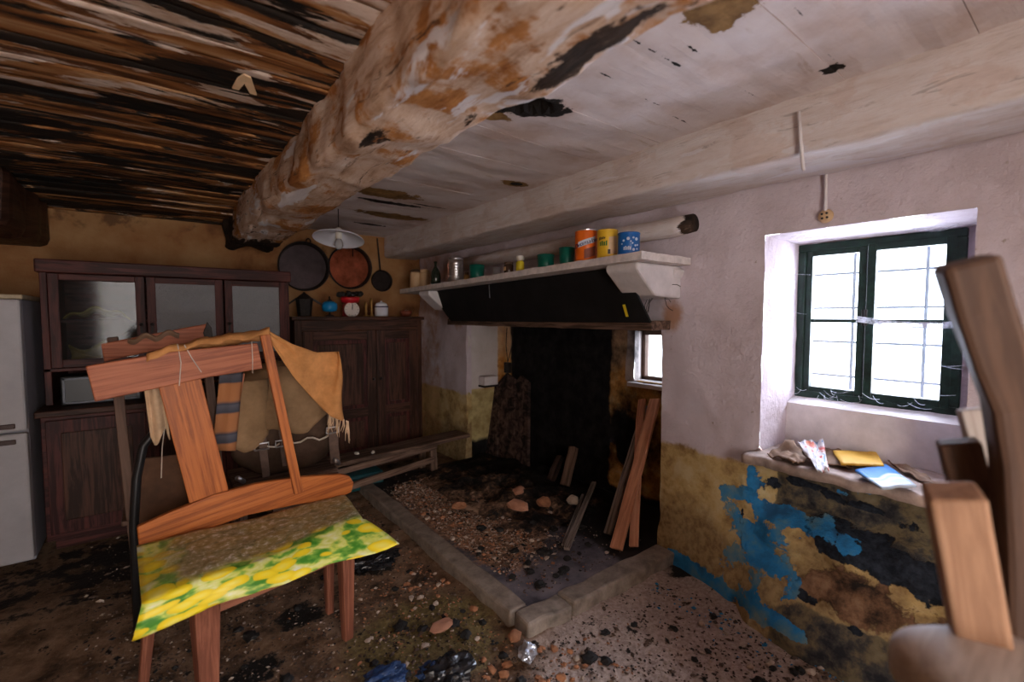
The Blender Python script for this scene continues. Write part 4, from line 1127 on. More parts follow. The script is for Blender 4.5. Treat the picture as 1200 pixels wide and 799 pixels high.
def pan(px, py, rr, mat, label, depth=.06):
    c = ony(px, py, YP - depth); r = rr * kp_ * .98
    t = thing('frying_pan', c + Vector((0, depth, 0)), label, 'pan')
    MB().lathe(c, [(r, 0), (r * .985, .004), (r * .93, depth * .9), (r * .90, depth)], 40, (0, 1, 0), close=False).build('pan_wall', M['rim'], t, True, solid=.006)
    MB().lathe(c + Vector((0, depth * .80, 0)), [(r * .94, 0), (r * .94, .006)], 40, (0, 1, 0)).build('pan_base', M[mat], t)
    MB().lathe(c + Vector((0, -.002, 0)), [(r * 1.03, 0), (r * 1.03, .008), (r * .96, .008), (r * .96, 0)], 40, (0, 1, 0), close=False).build('rim', M['rim'], t)
    return t, c, r


t, c, r = pan(357, 312, 27, 'steelpan', 'large dull grey pan hanging on the wall over the dresser end')
MB().tube([c + Vector((.04 + .018 * math.cos(a), .02, r + .015 + .02 * math.sin(a))) for a in lin(0, 2 * math.pi, .5)], .005, 8).build('hanging_ring', M['iron'], t, True)
t, c, r = pan(411, 313, 25.5, 'copper', 'copper pan with reddish sheen hanging behind the lamp')
MB().tube([c + Vector((.02, -.004, r * .95)), c + Vector((.02, -.004, r * .5))], .005, 8).build('hook', M['iron'], t)
t, c, r = pan(448, 329, 13.0, 'rim', 'small dark long-handled skillet hanging beside the copper pan', .035)
MB().bar(c + Vector((-.01, .02, r)), c + Vector((-.035, .02, r + .30)), .016, .007, (1, 0, 0), w1=.011).build('handle', M['iron'], t, False, .002)

# ---- hanging lamp
lp = ony(397, 280, 3.35); kl = (lp - CAM).dot(FW) / FPX
t = thing('pendant_lamp', lp, 'white enamel pendant lamp with bare bulb near the pans', 'lamp')
r = 28.5 * kl
MB().lathe(lp, [(r, -.004), (r * .98, .002), (r * .6, .018), (r * .2, .040), (r * .16, .055)], 36, close=False).build('shade', M['enamel'], t, True, solid=.004).rotation_euler = Matrix.Rotation(math.radians(-13), 3, RT).to_euler()
MB().lathe(lp + Vector((0, 0, .02)), [(.02, -.02), (.022, .0), (.022, .05), (.01, .06)], 16).build('socket', M['capwhite'], t, True)
MB().lathe(lp + Vector((0, 0, -.075)), [(.002, 0), (.018, .006), (.030, .028), (.028, .05), (.016, .078)], 20).build('bulb', mk_pane('unlit_bulb_glass', 0.6, (0.55, 0.55, 0.55), 0.08), t, True)
MB().tube([lp + Vector((0, 0, .075)), (lp.x, lp.y, 2.05)], .003, 6).build('cord', M['wire'], t)

# ================================================================== THE CHAIR WITH THE LEMON OILCLOTH
SZ = 0.50
FLc, FRc, BRc, BLc = Vector((0.100, 1.735, 0)), Vector((0.578, 1.83, 0)), Vector((0.57, 2.04, 0)), Vector((-0.02, 2.02, 0))
t = thing('wooden_chair', (0.29, 1.83, 0), 'broken wooden chair with plank back holding a lemon-print oilcloth', 'chair')
for i, (p, w) in enumerate(((FLc, .078), (FRc, .058), (BRc, .045), (BLc, .045))):
    MB().bar((p.x, p.y, SZ - .02), (p.x - (.05 if i == 3 else 0), p.y, 0.0), w, w, (FRc - FLc).normalized(), 1, w1=w * .62, t1=w * .62).build('leg', M['leg'], t, False, .004)
ctr = (FLc + FRc + BRc + BLc) / 4
st = [(p - ctr) * 1.04 + ctr for p in (FLc, FRc, BRc, BLc)]
MB().prism([(p.x, p.y, SZ - .028) for p in st], (0, 0, .022)).build('seat', M['leg'], t, False, .004)
for a, b_ in ((FLc, FRc), (FRc, BRc), (BRc, BLc), (BLc, FLc)):
    MB().bar((a.x, a.y, SZ - .105), (b_.x, b_.y, SZ - .105), .115, .022, (0, 0, 1)).build('apron', M['leg'], t, False, .003)
YC = 2.075
# lower rail of the back: long board with a rounded end, slightly bowed
poly = [(163, 643), (160, 618), (200, 600), (250, 580), (300, 567), (350, 559), (400, 556), (410, 558), (415, 566), (412, 577), (395, 585), (345, 592), (290, 604), (230, 626), (172, 648)]
MB().prism([ony(x, y, YC - .01) for x, y in poly], (0, .026, 0)).build('lower_back_rail', M['orange'], t, False, .005)
# plank splat, thin stick and top rail
MB().bar(ony(248, 592, YC + .012), ony(209, 440, YC + .005), .128, .02, (1, 0, 0), 3, .001, 3).build('back_splat', M['orange'], t, False, .003)
MB().bar(ony(350, 577, YC - .018), ony(310, 392, YC - .012), .036, .022, (1, 0, 0), 3, .001, 4).build('back_stick', M['orange'], t, False, .003)
MB().prism([ony(x, y, YC - .012) for x, y in ((100, 429), (200, 412), (302, 402), (308, 432), (245, 442), (180, 456), (111, 471))], (0, .024, 0)).build('top_back_rail', M['rail'], t, False, .004)
# wood grain runs along the rails
for nm in ('lower_back_rail', 'top_back_rail'):
    me = bpy.data.objects[nm].data
    me.attributes['tc'].data.foreach_set('vector', [c for v in me.vertices for c in (v.co.x, v.co.z - .15 * v.co.x, v.co.y)])

# ---- oilcloth
tBL, tFL, tFR, tBR = (onz(x, y, SZ + .004) for x, y in ((160, 640), (166, 708), (425, 607), (404, 580)))
hL, hR = onz(153, 746, 0.415), onz(466, 636, 0.43)


def cloth(u, v):
    # v 0 back edge .. 0.62 front fold .. 1 hem
    if v <= 0.62:
        k = v / 0.62
        p = (tBL.lerp(tBR, u)).lerp(tFL.lerp(tFR, u), k)
        p = p + Vector((0, 0, 0.006 * fbm((u * 3, v * 3, 1), 1.5, 3) + 0.004 * math.sin(u * 9) * k))
        return p
    k = (v - 0.62) / 0.38
    f = tFL.lerp(tFR, u); h = hL.lerp(hR, u)
    g = f.lerp(h, k)
    out = Vector((0.15, -1, 0)).normalized()
    g = g + out * (0.012 * math.sin(u * 15 + 1) * k + 0.03 * math.sin(k * math.pi * .5) * (1 - .5 * k) + 0.012 * (1 - abs(2 * u - 1)) * k)
    g.z += 0.022 * (1 - k) * k + 0.016 * k * math.sin(u * math.pi) + 0.006 * fbm((u * 4, 0, 5), 2) * k
    return g


oc = MB().grid(cloth, lin(0, 1, .025), breaks([0, .62, 1], .03), tfn=lambda u, v: (u * .72, v * .62, 0))
oc = oc.build('lemon_oilcloth', M['lemon'], None, True, solid=.003)
tag(oc, 'dusty yellow and green lemon-print oilcloth draped over the chair seat', 'tablecloth')
tcs = [tuple(d.vector) for d in oc.data.attributes['tc'].data]
a = oc.data.attributes.new('dust', 'FLOAT', 'POINT')
a.data.foreach_set('value', [0.80 * sst(d[1] / .62, .68, .50) * (0.45 + .55 * sst(d[0] / .72, .0, .25)) for d in tcs])

# ---- sacking over the chair back
SK = MB()
path = [(178, 402), (215, 405), (250, 399), (285, 390), (310, 388)]


def sack(u, v):
    # u along the top line, v down
    top = [(313, 387), (340, 402), (370, 413), (395, 412), (397, 412)]
    low = [(318, 400), (345, 442), (370, 470), (388, 488), (404, 494)]
    i = min(3, int(u * 4)); k = u * 4 - i
    tp = Vector(top[i]).lerp(Vector(top[i + 1]), k); lw_ = Vector(low[i]).lerp(Vector(low[i + 1]), k)
    q = tp.lerp(lw_, v)
    return ony(q.x + 2 * math.sin(v * 6), q.y, YC + .09 + .05 * u + .02 * math.sin(u * 11 + v * 2) + .015 * fbm((u * 2, v * 2, 0), 2))


SK.grid(sack, lin(0, 1, .04), lin(0, 1, .06))


def sack2(u, v):
    q = Vector((172, 418)).lerp(Vector((316, 386)), u)
    q.y += -9 * math.sin(u * math.pi) * (1 - u) + (8 * sst(u, .6, .95) * 0)
    dd = [-.018, -.014, .015, .03, .045]
    h = [6, 0, -2, 0, 10]
    i = min(3, int(v * 4)); k = v * 4 - i
    return ony(q.x, q.y + (h[i] + (h[i + 1] - h[i]) * k) + 3 * fbm((u * 4, v, 3), 2), YC + dd[i] + (dd[i + 1] - dd[i]) * k + .03 * u * v + .008 * fbm((u * 5, v * 2, 2), 2))


SK.grid(sack2, lin(0, 1, .03), lin(0, 1, .1))
so = SK.build('jute_sack', M['jute'], None, True, solid=.005)
tag(so, 'frayed orange-tan sacking draped over the broken chair back', 'sack')
fg = MB(); rg = random.Random(11)
for i in range(26):
    x = rg.uniform(384, 408); y0 = 484 + (x - 384) * .4; L = rg.uniform(8, 26)
    fg.tube([ony(x, y0, YC + .14), ony(x + rg.uniform(-2, 2), y0 + L * .5, YC + .14), ony(x + rg.uniform(-4, 4), y0 + L, YC + .14)], [.003, .0025, .001], 5)
fg.build('fringe', M['fringe'], so)
hs = MB().grid(lambda u, v: ony(168 + 22 * u + 9 * v, 446 + 66 * v + 10 * math.sin(u * 6) * v + (6 if u > .8 else 0) * v, YC + .05 + .012 * math.sin(u * 9) + .02 * v), lin(0, 1, .1), lin(0, 1, .08))
hs.build('hanging_strip', M['fringe'], so, True, solid=.004)
for pts in (((208, 403), (212, 425), (210, 452)), ((216, 404), (225, 420), (236, 436)), ((295, 400), (296, 420), (296, 437)), ((193, 500), (190, 525), (189, 560))):
    MB().tube([ony(x, y, YC - .016 if y < 460 else YC + .07) for x, y in pts], .0018, 5).build('loose_thread', M['rope'], so)

# ---- second chair behind
YC2 = 2.42
t = thing('dining_chair', (0.12, 2.62, 0), 'reddish wooden chair standing behind the broken chair with torn top rail', 'chair')
MB().prism([ony(x, y, YC2) for x, y in ((118, 403), (180, 391), (244, 379), (246, 398), (180, 411), (122, 424))], (0, .022, 0)).build('top_back_rail', M['rail'], t, False, .004)
for xa_, xb_ in ((132, 152), (240, 262)):
    MB().bar(ony(xa_, 395, YC2 + .03), Vector((ony(xb_, 395, YC2).x, YC2 + .03, 0)), .034, .03, (1, 0, 0)).build('rear_leg', M['midwood'], t, False, .003)
for xx in (-.10, .27):
    MB().bar((xx, 2.82, .44), (xx, 2.82, 0), .036, .036, (1, 0, 0), w1=.026, t1=.026).build('front_leg', M['midwood'], t, False, .003)
MB().box((-.13, YC2 + .01, .44), (.30, 2.84, .462)).build('seat', M['midwood'], t, False, .006)
MB().bar(ony(283, 437, YC2 - .02), ony(266, 528, YC2 - .02), .028, .014, (1, 0, 0)).build('back_slat', M['rail'], t, False, .002)
MB().prism([ony(x, y, YC2 - .005) for x, y in ((238, 390), (243, 377), (248, 384), (250, 398), (242, 402))], (0, .02, 0)).build('metal_bracket', M['iron'], t, False, .002)
MB().grid(lambda u, v: ony(150 + 60 * u, 396 - 8 * u + 10 * v + 3 * math.sin(u * 14), YC2 - .01 + .025 * v), lin(0, 1, .06), lin(0, 1, .2)).build('z', M['brownpaper'], None, True, solid=.008)
o = bpy.data.objects['z']; o.name = 'dark_rag'; tag(o, 'dark rag lying over the rear chair top rail', 'rag')
pl = MB().grid(lambda u, v: ony(258 + 27 * u - 9 * v, 433 + 95 * v, YC2 - .05 + .008 * math.sin(u * 7)), lin(0, 1, .12), lin(0, 1, .08))
tag(pl.build('striped_cloth', M['plaid'], None, True, solid=.004), 'orange and grey striped cloth hanging on the rear chair', 'cloth')

# ---- black tube chair with brown panel, left of the broken chair
YT = 2.30
t = thing('tubular_chair', ony(180, 600, YT) * 1, 'black tube chair with worn brown back panel behind oilcloth', 'chair')
t.location.z = 0
MB().tube([ony(228, 494, YT), ony(210, 494, YT), ony(186, 500, YT), ony(168, 522, YT), ony(160, 560, YT), ony(157, 610, YT), ony(158, 650, YT), Vector((ony(158, 650, YT).x, YT + .02, .01))], .016, 10).build('tube_frame', M['blackgloss'], t, True)
MB().tube([ony(228, 494, YT), ony(240, 520, YT), ony(244, 570, YT), Vector((ony(244, 600, YT).x, YT + .02, .01))], .016, 10).build('tube_frame', M['blackgloss'], t, True)
MB().prism([ony(x, y, YT + .012) for x, y in ((164, 538), (230, 530), (236, 622), (162, 628))], (0, .015, 0)).build('back_panel', M['brownfab'], t, False, .004)
MB().box((-.10, YT + .03, .42), (.22, YT + .09, .45)).build('seat_edge', M['blackgloss'], t, False, .004)

# ---- rucksack on a stool
YK = 2.66
kc_ = ony(330, 480, YK); SB = onz(330, 556, .50)
t = thing('low_stool', (kc_.x, YK, 0), 'dark wooden stool carrying the old rucksack', 'stool')
MB().box((kc_.x - .24, YK - .16, .455), (kc_.x + .24, YK + .18, .485)).build('seat', M['dusty'], t, False, .006)
for sx in (-.2, .2):
    for sy in (-.11, .13):
        MB().bar((kc_.x + sx, YK + sy, .455), (kc_.x + sx * 1.1, YK + sy * 1.1, 0), .034, .034, (1, 0, 0)).build('leg', M['dusty'], t, False, .003)


def blob(c, rx, ry, rz, e, seed, amp=.03, sub=4):
    vs, fs = ICO[sub]; ps = []
    for v in vs:
        q = Vector([math.copysign(abs(k_) ** e, k_) for k_ in v]); q = q.lerp(v, .25)
        d = 1 + amp * 4 * fbm(v + Vector((seed, 0, 0)), 1.4, 3)
        ps.append(Vector(c) + Vector((q.x * rx * d, q.y * ry * d, q.z * rz * (1 + amp * fbm(v, 2, 2)))))
    return MB().add(ps, fs)


t = thing('canvas_rucksack', (kc_.x, YK, .487), 'old tan canvas rucksack with leather straps on a stool', 'rucksack')
zc = lambda py: ony(330, py, YK).z
H = zc(432) - .487
b0 = blob((kc_.x + .01, YK, .487 + H * .42), .245, .14, H * .42, .55, 3)
b0.build('main_bag', M['canvas_dark'], t, True)
# top flap: a dome over the bag with a curved front edge


def flap(u, v):
    a = (u - .5) * 2
    x = kc_.x + .01 + a * .265 * (1 - .1 * v)
    yy = YK + .10 - .30 * math.sin(min(1, v * 1.25) * math.pi / 2) * math.sqrt(max(0, 1 - .55 * a * a))
    edge = .23 + .06 * math.cos(a * 2.6) + .015 * math.sin(a * 7)
    zz = .487 + H * .99 - edge * max(0, v - .35) / .65 + .035 * math.cos(a * 1.5) * (1 - v) - .09 * a * a
    return Vector((x, yy, zz + .012 * fbm((a, v, 2), 3) + .010 * math.sin(v * 17 + a * 4) * v))


MB().grid(flap, lin(0, 1, .04), lin(0, 1, .05)).build('top_flap', M['canvas'], t, True, solid=.012)


def pouch(u, v):
    a = (u - .5) * 2
    return Vector((kc_.x - .19 + .10 * a, YK - .155 - .05 * math.sqrt(max(0, 1 - a * a)), .487 + H * (.95 - .62 * v * (1 - .25 * a * a)) + .01 * fbm((a, v, 5), 3)))


MB().grid(pouch, lin(0, 1, .06), lin(0, 1, .08)).build('side_pouch_flap', M['canvas'], t, True, solid=.010)
for dx_, z0, z1 in ((.20, .62, .06), (-.13, .50, .05), (-.04, .50, .12)):
    s_ = MB().bar((kc_.x + dx_, YK - .19, .487 + H * z0), (kc_.x + dx_ + .02, YK - .165, .487 + H * z1), .05 if dx_ > .1 else .035, .008, (1, 0, 0), 4, .004, 2).build('leather_strap', M['leather'], t, False, .003)
    bz_ = .487 + H * (z0 * .45 + .1)
    MB().tube([(kc_.x + dx_ - .03, YK - .20, bz_), (kc_.x + dx_ + .03, YK - .20, bz_), (kc_.x + dx_ + .03, YK - .20, bz_ + .03), (kc_.x + dx_ - .03, YK - .20, bz_ + .03), (kc_.x + dx_ - .03, YK - .20, bz_)], .004, 6).build('buckle', M['alu'], s_)
cd = MB()
cd.tube([Vector((kc_.x - .16 + .36 * k_ / 12, YK - .175 + .006 * math.sin(k_ * 2.2), .487 + H * .34 + .012 * math.sin(k_ * 1.7))) for k_ in range(13)], .005, 6)
cd.build('lacing_cord', M['rope'], t, True)
for dx_ in (-.205, .24):
    MB().tube([(kc_.x + dx_, YK - .16, .51), (kc_.x + dx_ - .03, YK - .20, .545)], .012, 8).build('metal_strap_end', M['alu'], t, True)

# ================================================================== BENCH BY THE CUPBOARD
BZ = 0.30
t = thing('low_bench', (1.25, 3.22, 0), 'low dusty plank bench in front of the brown cupboard', 'bench')
e1, e0 = onz(548, 507, BZ), onz(300, 566, BZ)
d_ = (e1 - e0).normalized(); nrm = Vector((-d_.y, d_.x, 0))
L = (e1 - e0).length
MB().bar(e0 + nrm * .12 + Vector((0, 0, -.015)), e1 + nrm * .06 + Vector((0, 0, -.015)), .20, .03, nrm, 10, .006, 3).build('seat_board', M['dusty'], t, False, .004)
for k_ in (.28, .80):
    q = e0 + d_ * (L * k_) + nrm * .12
    MB().bar(q - nrm * .07 + Vector((0, 0, -.03)), q - nrm * .085 + Vector((0, 0, -BZ)), .055, .035, d_).build('leg', M['dusty'], t, False, .003)
    MB().bar(q + nrm * .07 + Vector((0, 0, -.03)), q + nrm * .085 + Vector((0, 0, -BZ)), .055, .035, d_).build('leg', M['dusty'], t, False, .003)
MB().bar(e0 + d_ * .05 + nrm * .035 + Vector((0, 0, -.075)), e0 + d_ * (L * .82) + nrm * .035 + Vector((0, 0, -.06)), .045, .022, (0, 0, 1)).build('side_rail', M['dusty'], t, False, .003)
MB().bar(e0 + d_ * .1 + nrm * .035 + Vector((0, 0, -.22)), e0 + d_ * (L * .80) + nrm * .035 + Vector((0, 0, -.16)), .05, .022, (0, 0, 1)).build('lower_rail', M['dusty'], t, False, .003)
tb = MB().box(e0 + d_ * .55 + nrm * .16 + Vector((0, 0, -.29)), e0 + d_ * .95 + nrm * .30 + Vector((0, 0, -.17)))
tag(tb.build('plastic_crate', M['teal'], None, False, .02), 'dark teal plastic box pushed under the low bench', 'box')
for i, (px, py) in enumerate(((418, 531), (437, 530))):
    c = onz(px, py, BZ + .012)
    tag(MB().rock(c, .014, (1.4, 1, .8), i + 40, 1).build('plaster_crumb', M['capwhite'], None), 'small white plaster crumb lying on the low bench', 'crumb', 'plaster crumbs on the bench')

# ================================================================== IN THE HEARTH
HZ = 0.050


def lean(p0, p1, w, th, mat, name, label, cat='board', seed=1, side=(0, 1, 0), group=None, n=6):
    o = MB().bar(p0, p1, w, th, side, n, .004, seed).build(name, M[mat], None, False, .003)
    return tag(o, label, cat, group)


def up(p, h): return Vector((p.x, p.y, p.z + h))


lean(up(onz(722, 646, HZ), .012), onx(768, 468, 2.50), .068, .024, 'salmon', 'timber_board', 'pinkish timber board leaning below the small hearth window, in front')
lean(up(onz(742, 643, HZ), .012), onx(752, 468, 2.525), .050, .02, 'salmon', 'timber_board', 'narrow pinkish timber board leaning upright behind the wider board', seed=4)
lean(up(onz(712, 628, HZ), .012), onx(757, 476, 2.53), .045, .022, 'grey_wood', 'timber_board', 'grey weathered board leaning behind the two pinkish boards', seed=6)
lean(up(onz(664, 645, HZ), .012), up(onz(696, 582, HZ), .10), .032, .018, 'grey_wood', 'wooden_stake', 'split grey stake lying across the hearth ash', 'stake', 7)
lean(up(onz(660, 642, HZ), .012), up(onz(683, 588, HZ), .05), .018, .014, 'grey_wood', 'wooden_stake', 'thin grey splinter beside the split stake', 'stake', 8)
lean(up(onz(662, 572, HZ), .02), onx(672, 524, 2.46), .055, .05, 'dusty', 'firewood_log', 'brown firewood log leaning at the back of the hearth', 'log', 9)
lean(up(onz(645, 566, HZ), .02), onx(657, 535, 2.46), .055, .04, 'char', 'firewood_log', 'charred firewood log next to the brown log', 'log', 10)
# charred planks against the left jamb
for i, (x0, x1, xt0, xt1, yt, yb, dep, lab) in enumerate((
        (557, 582, 568, 585, 452, 553, .0, 'charred plank with pointed top leaning on the left jamb'),
        (580, 602, 583, 603, 445, 556, .03, 'wide charred plank in the middle of the leaning trio'),
        (600, 618, 600, 619, 448, 557, .05, 'sooty charred plank closest to the black hearth back'))):
    bt = [onx(x0, yb, 2.34 + dep), onx(x1, yb, 2.36 + dep)]; tp = [onx(xt1, yt, 2.46 + dep * .5), onx((xt0 + xt1) / 2, yt - 8, 2.46 + dep * .5), onx(xt0, yt + 4, 2.46 + dep * .5)]
    for q in bt: q.z = HZ + .004
    tag(MB().prism(bt + tp, (0.02, -.012, 0)).build('charred_plank', M['char'], None, False, .004), lab, 'plank')
# little wall shelf and pot hook
c = onx(571, 446, 2.34)
sh_ = thing('wall_ledge', (c.x, FY1 - .06, c.z - .04), 'small whitewashed ledge box fixed on the left hearth jamb', 'ledge')
MB().box((c.x - .07, FY1 - .10, c.z - .035), (c.x + .08, FY1 - .01, c.z + .045)).build('block', M['white'], sh_, False, .008)
MB().box((c.x - .075, FY1 - .11, c.z - .05), (c.x + .085, FY1 - .01, c.z - .035)).build('bottom_plate', M['iron'], sh_, False, .003)
ph = thing('pot_hook', onx(595, 430, 2.40), 'iron pot hook with twin chains hanging in the hearth', 'hook')
for px in (593, 600):
    MB().tube([onx(px + 1, 384, 2.40), onx(px, 405, 2.40), onx(595, 424, 2.40)], .004, 6).build('chain', M['iron'], ph)
c = onx(595, 430, 2.40)
MB().box((c.x - .02, c.y - .03, c.z - .05), (c.x + .02, c.y + .03, c.z + .04)).build('weight', M['iron'], ph, False, .004)
mo = MB().grid(lambda x, y: (x, y, 0.043 + max(0, (0.055 * ell((x, y), (2.15, 2.75), .45, .7) + .035 * ell((x, y), (1.85, 2.55), .3, .5)) * (.7 + .8 * fbm((x, y, 0), 6, 4)) - .006)), lin(1.55, 2.52, .025), lin(1.95, 3.38, .025))
mo = mo.build('ash_heap', M['sootash'], None, True)
tag(mo, 'low heap of black ash and soot in the hearth', 'ash'); mo['kind'] = 'stuff'

# ---- bricks and tile pieces in the hearth
for i, (px, py, sz, mat, lab, cat) in enumerate((
        (607, 592, (.075, .05, .03), 'terra', 'broken pink brick half lying in the black ash', 'brick'),
        (608, 575, (.07, .04, .025), 'terra', 'dusty pink brick sliver above the broken brick half', 'brick'),
        (637, 588, (.05, .045, .03), 'brick', 'sooty reddish brick chunk in the hearth centre', 'brick'),
        (671, 586, (.04, .04, .035), 'stone', 'grey rubble stone beside the leaning logs', 'stone'),
        (538, 592, (.05, .035, .02), 'brick', 'orange brick fragment on the rubble near kerb', 'brick'))):
    c = onz(px, py, HZ + .05)
    o = MB().rock(c, 1.0, sz, i + 3, 2, .35).build('brick_fragment' if cat == 'brick' else 'rubble_stone', M[mat], None)
    tag(o, lab, cat)

# ================================================================== FLOOR LITTER
o = MB().rock(onz(517, 733, .012), .052, (1.05, .72, .16), 2, 2, .2).build('terracotta_shard', M['terra'], None); tag(o, 'flat oval terracotta shard on the mossy floor', 'shard')
o = MB().rock(onz(603, 745, .02), .04, (1, .7, .4), 6, 2, .4).build('brick_fragment', M['brick'], None); tag(o, 'bright orange brick fragment beside the kerb corner', 'brick')


def crumple(c, r, sq, seed, mat, name, label, cat):
    vs, fs = ICO[4]; ps = []; o_ = Vector((seed, seed * 2.1, 0))
    for v in vs:
        k_ = 1 + .45 * mn.noise(v * 2.2 + o_) + .22 * abs(mn.noise(v * 6 + o_)) + .1 * mn.noise(v * 13 + o_)
        q = Vector((v.x * sq[0], v.y * sq[1], max(v.z, -.6) * sq[2])) * (r * k_); ps.append(Vector(c) + q)
    o = MB().add(ps, fs).build(name, M[mat], None)
    return tag(o, label, cat)


crumple(onz(618, 764, .025), .036, (.8, .8, 1), 3, 'foil', 'foil_ball', 'crumpled silver foil ball in front of the kerb corner', 'foil')
crumple(onz(525, 788, .02), .085, (1.1, .8, .5), 4, 'bag', 'plastic_bag', 'crumpled black plastic bag on the floor by terracotta shard', 'bag')
crumple(onz(505, 788, .03), .045, (1, .8, .5), 5, 'bluebag', 'plastic_scrap', 'blue plastic scrap on the black bag', 'scrap')
crumple(onz(450, 795, .02), .055, (1.4, .8, .5), 6, 'bluebag', 'plastic_scrap', 'blue plastic scrap beside the chair leg', 'scrap')
crumple(onz(440, 655, .02), .10, (1.2, .8, .35), 7, 'bag', 'plastic_bag', 'flattened black plastic bag behind the oilcloth corner', 'bag')


def fz(x, y):
    if 1.26 < x < 2.14 and 1.48 < y < 3.4: return 0.046
    return max(floor_z(x, y), floor_z(x + .02, y), floor_z(x, y + .02))


def free(x, y):
    if x > 1.98 and y < FY0: return False
    if 1.1 < x < 1.28 and y > 1.36: return False
    if y < 1.52 and y > 1.33 and x > 1.1: return False
    if x > 2.1 and y > 3.38: return False
    return True


rg = random.Random(21)
kinds = [('coal', 'charcoal_lump', 'black charcoal lump strewn on the dirty floor', 'charcoal', 'charcoal lumps on the floor', 85),
         ('stone', 'rubble_stone', 'small pale rubble stone scattered on the floor', 'stone', 'rubble stones on the floor', 46),
         ('brick', 'tile_fragment', 'small orange tile fragment scattered in the rubble', 'fragment', 'orange tile fragments', 34)]
for mat, nm, lab, cat, grp, N in kinds:
    protos = []
    for j in range(4):
        o = MB().rock((0, 0, 0), 1, (1, .8, .5), j * 5 + 1, 1 if mat != 'coal' else 2, .7).build(nm, M[mat], None)
        protos.append(o)
    n_ = 0
    while n_ < N:
        z = rg.random()
        if mat == 'coal': px, py = (rg.uniform(260, 960), rg.uniform(600, 799)) if z < .7 else (rg.uniform(560, 690), rg.uniform(600, 720))
        elif mat == 'stone': px, py = (rg.uniform(480, 660), rg.uniform(560, 690)) if z < .55 else (rg.uniform(420, 960), rg.uniform(640, 799))
        else: px, py = (rg.uniform(470, 600), rg.uniform(585, 720)) if z < .5 else (rg.uniform(560, 680), rg.uniform(745, 799))
        p = onz(px, py, .02)
        if not free(p.x, p.y): continue
        s_ = rg.uniform(.010, .022) * (1.5 if mat == 'coal' and z > .25 else 1)
        o = protos[n_] if n_ < 4 else protos[n_ % 4].copy()
        if n_ >= 4: COL.objects.link(o)
        o.location = (p.x, p.y, fz(p.x, p.y) + s_ * .34); o.scale = (s_, s_, s_); o.rotation_euler = (0, 0, rg.uniform(0, 6.3))
        tag(o, lab, cat, grp); n_ += 1


def litter(name, mat, n, seed, label, zone):
    r_ = random.Random(seed); mb = MB(); vs, fs = ICO[1]; k_ = 0
    while k_ < n:
        x, y = zone(r_)
        if not free(x, y): continue
        s_ = r_.uniform(.002, .0075) * (2.0 if r_.random() < .1 else 1); a_ = r_.uniform(0, 6.3); ca, sa = math.cos(a_), math.sin(a_); zz = fz(x, y) + s_ * .3
        sx, sy, sz = r_.uniform(.7, 1.5), r_.uniform(.5, 1), r_.uniform(.35, .7)
        mb.add([(x + s_ * (v.x * sx * ca - v.y * sy * sa), y + s_ * (v.x * sx * sa + v.y * sy * ca), zz + s_ * v.z * sz) for v in OCT[0]], OCT[1]); k_ += 1
    o = mb.build(name, M[mat], None); tag(o, label, 'debris'); o['kind'] = 'stuff'
    return o


OCT = ([Vector(p) for p in ((1, 0, 0), (-1, .2, 0), (0, 1, .2), (.2, -1, 0), (0, 0, 1), (.1, 0, -1))], [(0, 2, 4), (2, 1, 4), (1, 3, 4), (3, 0, 4), (2, 0, 5), (1, 2, 5), (3, 1, 5), (0, 3, 5)])


def z_all(r): p = onz(r.uniform(100, 1000), r.uniform(560, 840), 0); return p.x, p.y
def z_hearth(r): return r.gauss(1.48, .18), r.uniform(1.75, 3.2)
def z_left(r): return r.gauss(1.0, .25), r.uniform(1.0, 3.0)


litter('dirt_crumbs', 'ash', 5200, 1, 'fine brown dirt crumbs covering the whole floor', z_all)
litter('coal_dust', 'coal', 2000, 2, 'fine black coal crumbs spread over floor and hearth', lambda r: z_all(r) if r.random() < .6 else z_hearth(r))
litter('plaster_crumbs', 'stone', 3000, 3, 'fine pale plaster crumbs scattered by kerb and wall foot', lambda r: z_all(r) if r.random() < .45 else z_hearth(r))
litter('tile_crumbs', 'brick', 2400, 4, 'fine orange tile crumbs along the hearth kerb', lambda r: z_left(r) if r.random() < .5 else z_hearth(r))
r9 = random.Random(9)
litter('blue_paint_flakes', 'blueenamel', 120, 5, 'fallen blue paint flakes along the wall foot', lambda r: (1.93 - abs(r.gauss(0, .08)), r.uniform(.3, 1.3)))

# ================================================================== WINDOW BOARD AND WALL DETAILS
ZS = 0.694


def sheet(name, pts, mat, label, cat, th=.006, h=0.0, wav=.01, seed=0, nn=10):
    P = [onz(x, y, ZS + .004 + h * k_) for (x, y, k_) in pts]
    mb = MB().grid(lambda u, v: P[0].lerp(P[1], u).lerp(P[3].lerp(P[2], u), v) + Vector((0, 0, wav * (fbm((u * 2, v * 2, seed), 1.5, 3) + .35))), lin(0, 1, 1 / nn), lin(0, 1, 1 / nn), tfn=lambda u, v: (u, 1 - v, 0))
    return tag(mb.build(name, M[mat], None, True, solid=th), label, cat)


